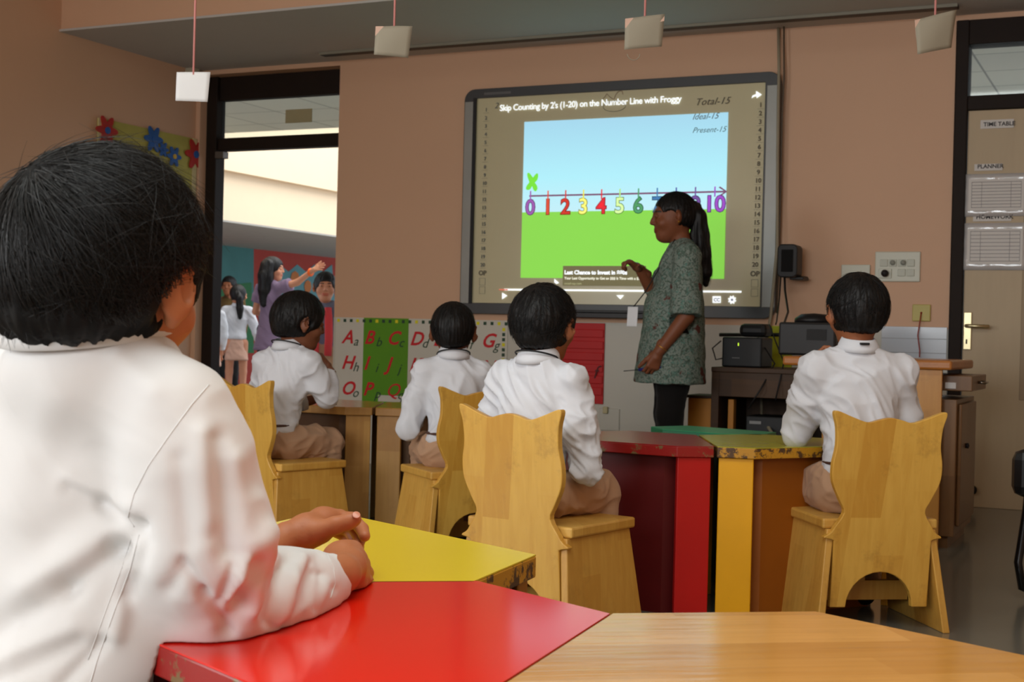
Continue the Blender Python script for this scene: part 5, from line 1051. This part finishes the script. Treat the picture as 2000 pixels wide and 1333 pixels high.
# right hand: loose fist resting on its little-finger side
H.chain([c(640, 1128, 1.64), c(665, 1122, 1.67), c(680, 1110, 1.71)], [.0220, .0225, .0225], .010)
H.add(ell(c(676, 1108, 1.735), (.026, .040, .029), axes(rad(20))), .014).add(ell(c(668, 1086, 1.75), (.024, .034, .019), axes(rad(20))), .012)
for (x, y, z), r, fin in (((700, 1092, 1.775), .0118, [(708, 1102, 1.80), (700, 1112, 1.81), (684, 1110, 1.80)]), ((706, 1112, 1.77), .0122, [(714, 1120, 1.795), (706, 1130, 1.805), (690, 1128, 1.80)]), ((706, 1132, 1.755), .0112, [(716, 1138, 1.78), (708, 1148, 1.79), (692, 1145, 1.79)]), ((700, 1146, 1.735), .0100, [(716, 1147, 1.765), (715, 1155, 1.78), (700, 1157, 1.785)])):
    H.add(cap(c(680, y*.6+1112*.4, 1.72), c(x, y, z), .0165, r), .008); H.chain([c(x, y, z)]+[c(*p) for p in fin], [r, r*.86, r*.80, r*.72], .0022)
H.chain([c(672, 1078, 1.73), c(690, 1074, 1.765), c(698, 1084, 1.79)], [.0125, .0100, .0086], .006)   # right thumb under the left fingers
H.sub(cyl((-.95, 1.5, .40), (-.95, 1.5, .5215), .5), .002)
# skin creases across the joints
for a, b in (((630, 1003, 1.80), (631, 1012, 1.775)), ((664, 1031, 1.776), (668, 1026, 1.772)), ((652, 1037, 1.776), (656, 1032, 1.772)), ((718, 1128, 1.76), (712, 1132, 1.74))): H.sub(cap(c(*a), c(*b), .0011), .0016)
hb = sdf_obj('body', cat_mesh([F.mesh(), head_field(hc, HR, hs, neck, .042, .0028, flare=26), H.mesh()]), SKH, None, 1, None, attr=lambda v: np.ones((len(v), 4))); hp_(hb)
for pc, sz, nrm in ((c(696, 1007, 1.783), (.0052, .0062, .0012), None),):
    nl = MB().lathe([(0, 0), (.8, .02), (1, .3), (.85, .8), (0, 1)], n=14).build('thumbnail', mat('fingernail', (206, 138, 112), rough=.25), hb); nl.parent = hero; nl.matrix_parent_inverse = HP
    ax = (np.array([.2, 0, 1])-CM[2]*.7); nl.matrix_basis = Matrix.Translation(pc-ax*.0) @ Vector(ax).to_track_quat('Z', 'Y').to_matrix().to_4x4() @ Matrix.Diagonal((.0055, .0065, .0016, 1)); nl.parent = hb; nl.matrix_parent_inverse = Matrix.Identity(4)
# --- shirt
T_ = Field(np.array([-1.46, .92, .33]), np.array([-.76, 1.62, .88]), .0038)
yc = axes(rad(-2))
T_.add(ell(ch, (.136, .088, .13), yc)).add(ell(ws+rt*.020, (.146, .092, .16), yc), .05).add(ell(pel+rt*.036+[0, 0, .06], (.142, .096, .06), yc), .04)
T_.chain([shL+[0, 0, .004], neck-[0, -.0, .012], shR+[0, 0, .004]], [.048, .056, .048], .05)
T_.add(ell(neck-[0, 0.016, .012], (.086, .082, .058), yc), .04)
m1, m2 = c(372, 905, 1.40), c(398, 1050, 1.415)
T_.chain([c(345, 818, 1.40), m1, m2, c(420, 1150, 1.45)], [.050, .058, .066, .060], .035)
T_.chain([c(418, 1172, 1.462), c(480, 1172, 1.51), c(550, 1160, 1.58), c(600, 1146, 1.62)], [.056, .055, .049, .041], .022)
T_.add(cyl(c(585, 1150, 1.61), c(655, 1130, 1.672), .040, .0300), .014)
T_.chain([shL, shL*.5+elL*.5, elL, elL*.5+wrL*.5+[0, 0, .0]], [.048, .048, .046, .038], .03)
T_.sub(cyl(c(654, 1130, 1.671), c(690, 1120, 1.70), .036), .003); T_.sub(cyl(wrL, wrL+(wrL-elL)*.3, .04), .003)
T_.sub(cyl(neck+[0, 0, .034], neck+[.0, 0, .12], .050, .060), .008)
T_.sub(cyl(pel+[0, 0, -.2], pel+[0, 0, -.005], .4), .01); T_.sub(cyl((-1.05, 1.25, .3), (-1.05, 1.25, .5225), .02), .001)
# creases: (start, end, half width in m, height in m) as points on the visible side
CR = [((357, 1100), (400, 1165), .007, -.007), ((400, 1165), (452, 1236), .006, -.006), ((330, 1150), (350, 1120), .010, -.006), 
      ((505, 1100), (470, 1180), .009, -.010), ((470, 1180), (440, 1235), .009, -.006), ((530, 1085), (492, 1190), .010, .008), ((560, 1100), (525, 1215), .008, -.008), ((590, 1090), (560, 1200), .010, .007), ((610, 1120), (560, 1230), .007, -.006), ((640, 1140), (590, 1225), .008, .005), ((545, 1110), (508, 1200), .004, -.004), ((575, 1105), (540, 1215), .005, .004), ((605, 1100), (578, 1160), .004, -.004), ((630, 1120), (612, 1190), .004, -.003), ((480, 1090), (452, 1170), .005, .005), ((455, 1110), (430, 1180), .005, -.005),
      ((520, 1040), (470, 1120), .012, .008), ((462, 900), (480, 1060), .010, .005), ((425, 860), (445, 1080), .010, -.006), ((395, 850), (408, 1060), .012, .005), ((350, 900), (365, 1060), .010, -.004), ((500, 980), (515, 1050), .012, .006), ((420, 1050), (520, 1125), .012, -.005),
      ((270, 1032), (225, 1075), .010, -.012), ((225, 1075), (130, 1150), .012, -.010), ((130, 1150), (-20, 1240), .014, -.010), ((240, 1040), (60, 1150), .020, .010), ((135, 955), (200, 985), .009, -.008), ((200, 985), (262, 1028), .009, -.010), ((140, 945), (250, 990), .014, .006),
      ((160, 1000), (90, 1050), .018, -.005), ((-20, 1330), (150, 1255), .010, -.006), ((-20, 1305), (140, 1235), .014, .006), ((120, 1340), (200, 1255), .008, -.006), ((250, 1120), (225, 1240), .010, .006), ((280, 1060), (250, 1160), .009, -.008), ((30, 760), (80, 900), .03, -.003), ((230, 700), (300, 760), .012, .003), ((100, 800), (20, 1000), .025, .004), ((620, 1090), (650, 1150), .006, -.004)]
def hero_post(v, N):
    v = folds(v, N, .0025, (16, 16, 5), 7); rel_ = v-CC; d = rel_@CM.T; px = d[:, 0]/d[:, 2]; py = d[:, 1]/d[:, 2]; face = np.clip(-(N*(rel_/np.linalg.norm(rel_, axis=1)[:, None])).sum(1)*2.2, 0, 1)
    h = np.zeros(len(v))
    for a, b, w, amp in CR:
        a = (np.array(a)-[1000, 666.5])/F_PX; b = (np.array(b)-[1000, 666.5])/F_PX; ab = b-a; t = ((px-a[0])*ab[0]+(py-a[1])*ab[1])/(ab@ab); tc_ = np.clip(t, 0, 1)
        dist = np.hypot(px-a[0]-tc_*ab[0], py-a[1]-tc_*ab[1])*d[:, 2]; h += amp*np.exp(-(dist/w)**2)*np.where(d[:, 2] < 1.75, 1, 0)
    v = v+N*(h*face)[:, None]
    v[:, 2] = np.where((v[:, 1] > 1.12) & (v[:, 2] < .5215) & (v[:, 0] > -.99), .5215, v[:, 2]); return v
sh = hp_(sdf_obj('shirt', T_, SHIRTN, None, 2, hero_post))
bv = BVHTree.FromPolygons([v.co for v in sh.data.vertices], [tuple(p.vertices) for p in sh.data.polygons])
def seam(name, pts, r, flat=.5):
    out = []
    for i in range(len(pts)-1):
        for t in np.linspace(0, 1, 7)[:(7 if i == len(pts)-2 else 6)]:
            p = np.array(pts[i])*(1-t)+np.array(pts[i+1])*t; d = ray(*p); h = bv.ray_cast(Vector(CC), Vector(d))
            if h[0] is not None: out.append(h[0]+h[1]*r*.1)
    if len(out) > 2: o = MB().tube(out, r, 6).build(name, SHIRTN, sh); return o
seam('shoulder_seam', [(408, 752), (375, 790), (335, 845), (290, 910), (262, 965), (250, 1010), (262, 1030)], .0007)
seam('side_seam', [(272, 1045), (255, 1110), (225, 1190), (190, 1290), (175, 1340)], .0008); seam('side_seam', [(258, 1045), (238, 1110), (208, 1190), (172, 1290)], .0006)
seam('cuff_seam', [(640, 1085), (652, 1110), (655, 1140), (645, 1170)], .0009)
hp_(collar_mesh(neck+np.array([-.004, -.014, .030]), .062, .068, .036, -.16, SHIRTN, None, flare=.022))
co = bpy.data.objects[[o.name for o in bpy.data.objects if o.name.startswith('collar') and o.parent == hero][0]]; co.parent = sh; co.matrix_parent_inverse = Matrix.Identity(4)
# --- trousers and shoes
B2 = Field(np.array([-1.42, .95, 0.0]), np.array([-.85, 1.55, .50]), .008)
B2.add(ell(pel, (.115, .09, .085), yawB))
for i, s_ in enumerate((-1, 1)): B2.chain([pel+rt*s_*.055, pel*.4+kn[i]*.6, kn[i]], [.072, .064, .056], .02).chain([kn[i], an[i]+[0, 0, .04]], [.054, .045], .02)
B2.sub(cyl(pel*[1, 1, 0]+[0, 0, .1], pel*[1, 1, 0]+[0, 0, .331], .17), .004)
hp_(sdf_obj('trousers', B2, KHAKI, None, 1, lambda v, N: folds(v, N, .008, (12, 12, 12), 3)))
for a in an:
    Fs = Field(a-.15, a+.17, .005); Fs.chain([a, a+fw*.03-[0, 0, .015], a+fw*.095-[0, 0, .022]], [.032, .030, .024], .02); Fs.sub(cyl([a[0], a[1], -.1], [a[0], a[1], 0], .2), .002); hp_(sdf_obj('shoe', Fs, SHOE, None, 1))
# --- hair
Fh = hair_shell(hc, HR, hs, .019, -.060, res=.0035)
P_ = lambda x, y, z: hc+HR@np.array([x, y, z])*hs
Fh.sub(ell(P_(.092, .052, -.078), np.array([.06, .07, .066])*hs, HR), .008)
Fh.add(ell(P_(-.012, -.066, -.022), np.array([.070, .034, .044])*hs, HR), .02)
NH2 = mat('near_black_hair_base', (10, 9, 9), rough=.65, spec=.2)
ho = hp_(hair_object(Fh, hc, HR, hs, None, NH2, seed=3, amp=.003))
st = strands(hc, HR, hs, .020, 9000, None, rad=.00055, seed=11, crown=(-.03, -.075, .075), nape=-.055, length=(.05, .10), lift=.010, wild=.16, m=NH); st.parent = ho
st = strands(hc, HR, hs, .022, 350, None, rad=.0005, seed=12, crown=(-.03, -.075, .075), nape=-.02, length=(.05, .10), lift=.024, wild=.5, m=NH); st.parent = ho
# locks that hang over the collar
g = np.random.default_rng(5); V = []; Q = []; k = 0; K = 8
for i in range(1500):
    a = g.uniform(-1.25, .75); r0_ = np.array([.088, .098]); p0 = np.array([math.sin(a)*r0_[0], -math.cos(a)*r0_[1]-.010, g.uniform(-.03, .01)]); out = np.array([math.sin(a), -math.cos(a), 0])
    L = g.uniform(.016, .042)*(1.15 if a < -.1 else .75); fl = g.uniform(-.2, .5); sw = g.normal()*.15; pts = []
    for j in range(K): f_ = j/(K-1); pts.append(p0+np.array([0, 0, -1])*L*f_+out*(-.022*f_+fl*.03*f_**3)+np.array([math.cos(a), math.sin(a), 0])*sw*L*f_**1.6)
    pts = hc+(np.array(pts)*hs)@HR.T; d = np.gradient(pts, axis=0); d /= np.linalg.norm(d, axis=1)[:, None]; aa = np.cross(d, g.normal(size=3)); aa /= np.linalg.norm(aa, axis=1)[:, None]; bb = np.cross(d, aa); rr = .0006*np.linspace(1, .15, K)
    for z in range(3): an_ = 2*math.pi*z/3; V.append(pts+(aa*math.cos(an_)+bb*math.sin(an_))*rr[:, None])
    for j in range(K-1):
        for z in range(3): z2 = (z+1) % 3; Q.append((k+z*K+j, k+z*K+j+1, k+z2*K+j+1, k+z2*K+j))
    k += 3*K
st = sdf_obj('nape_strands', (np.concatenate(V), np.array(Q)), NH, None, 0); st.parent = ho
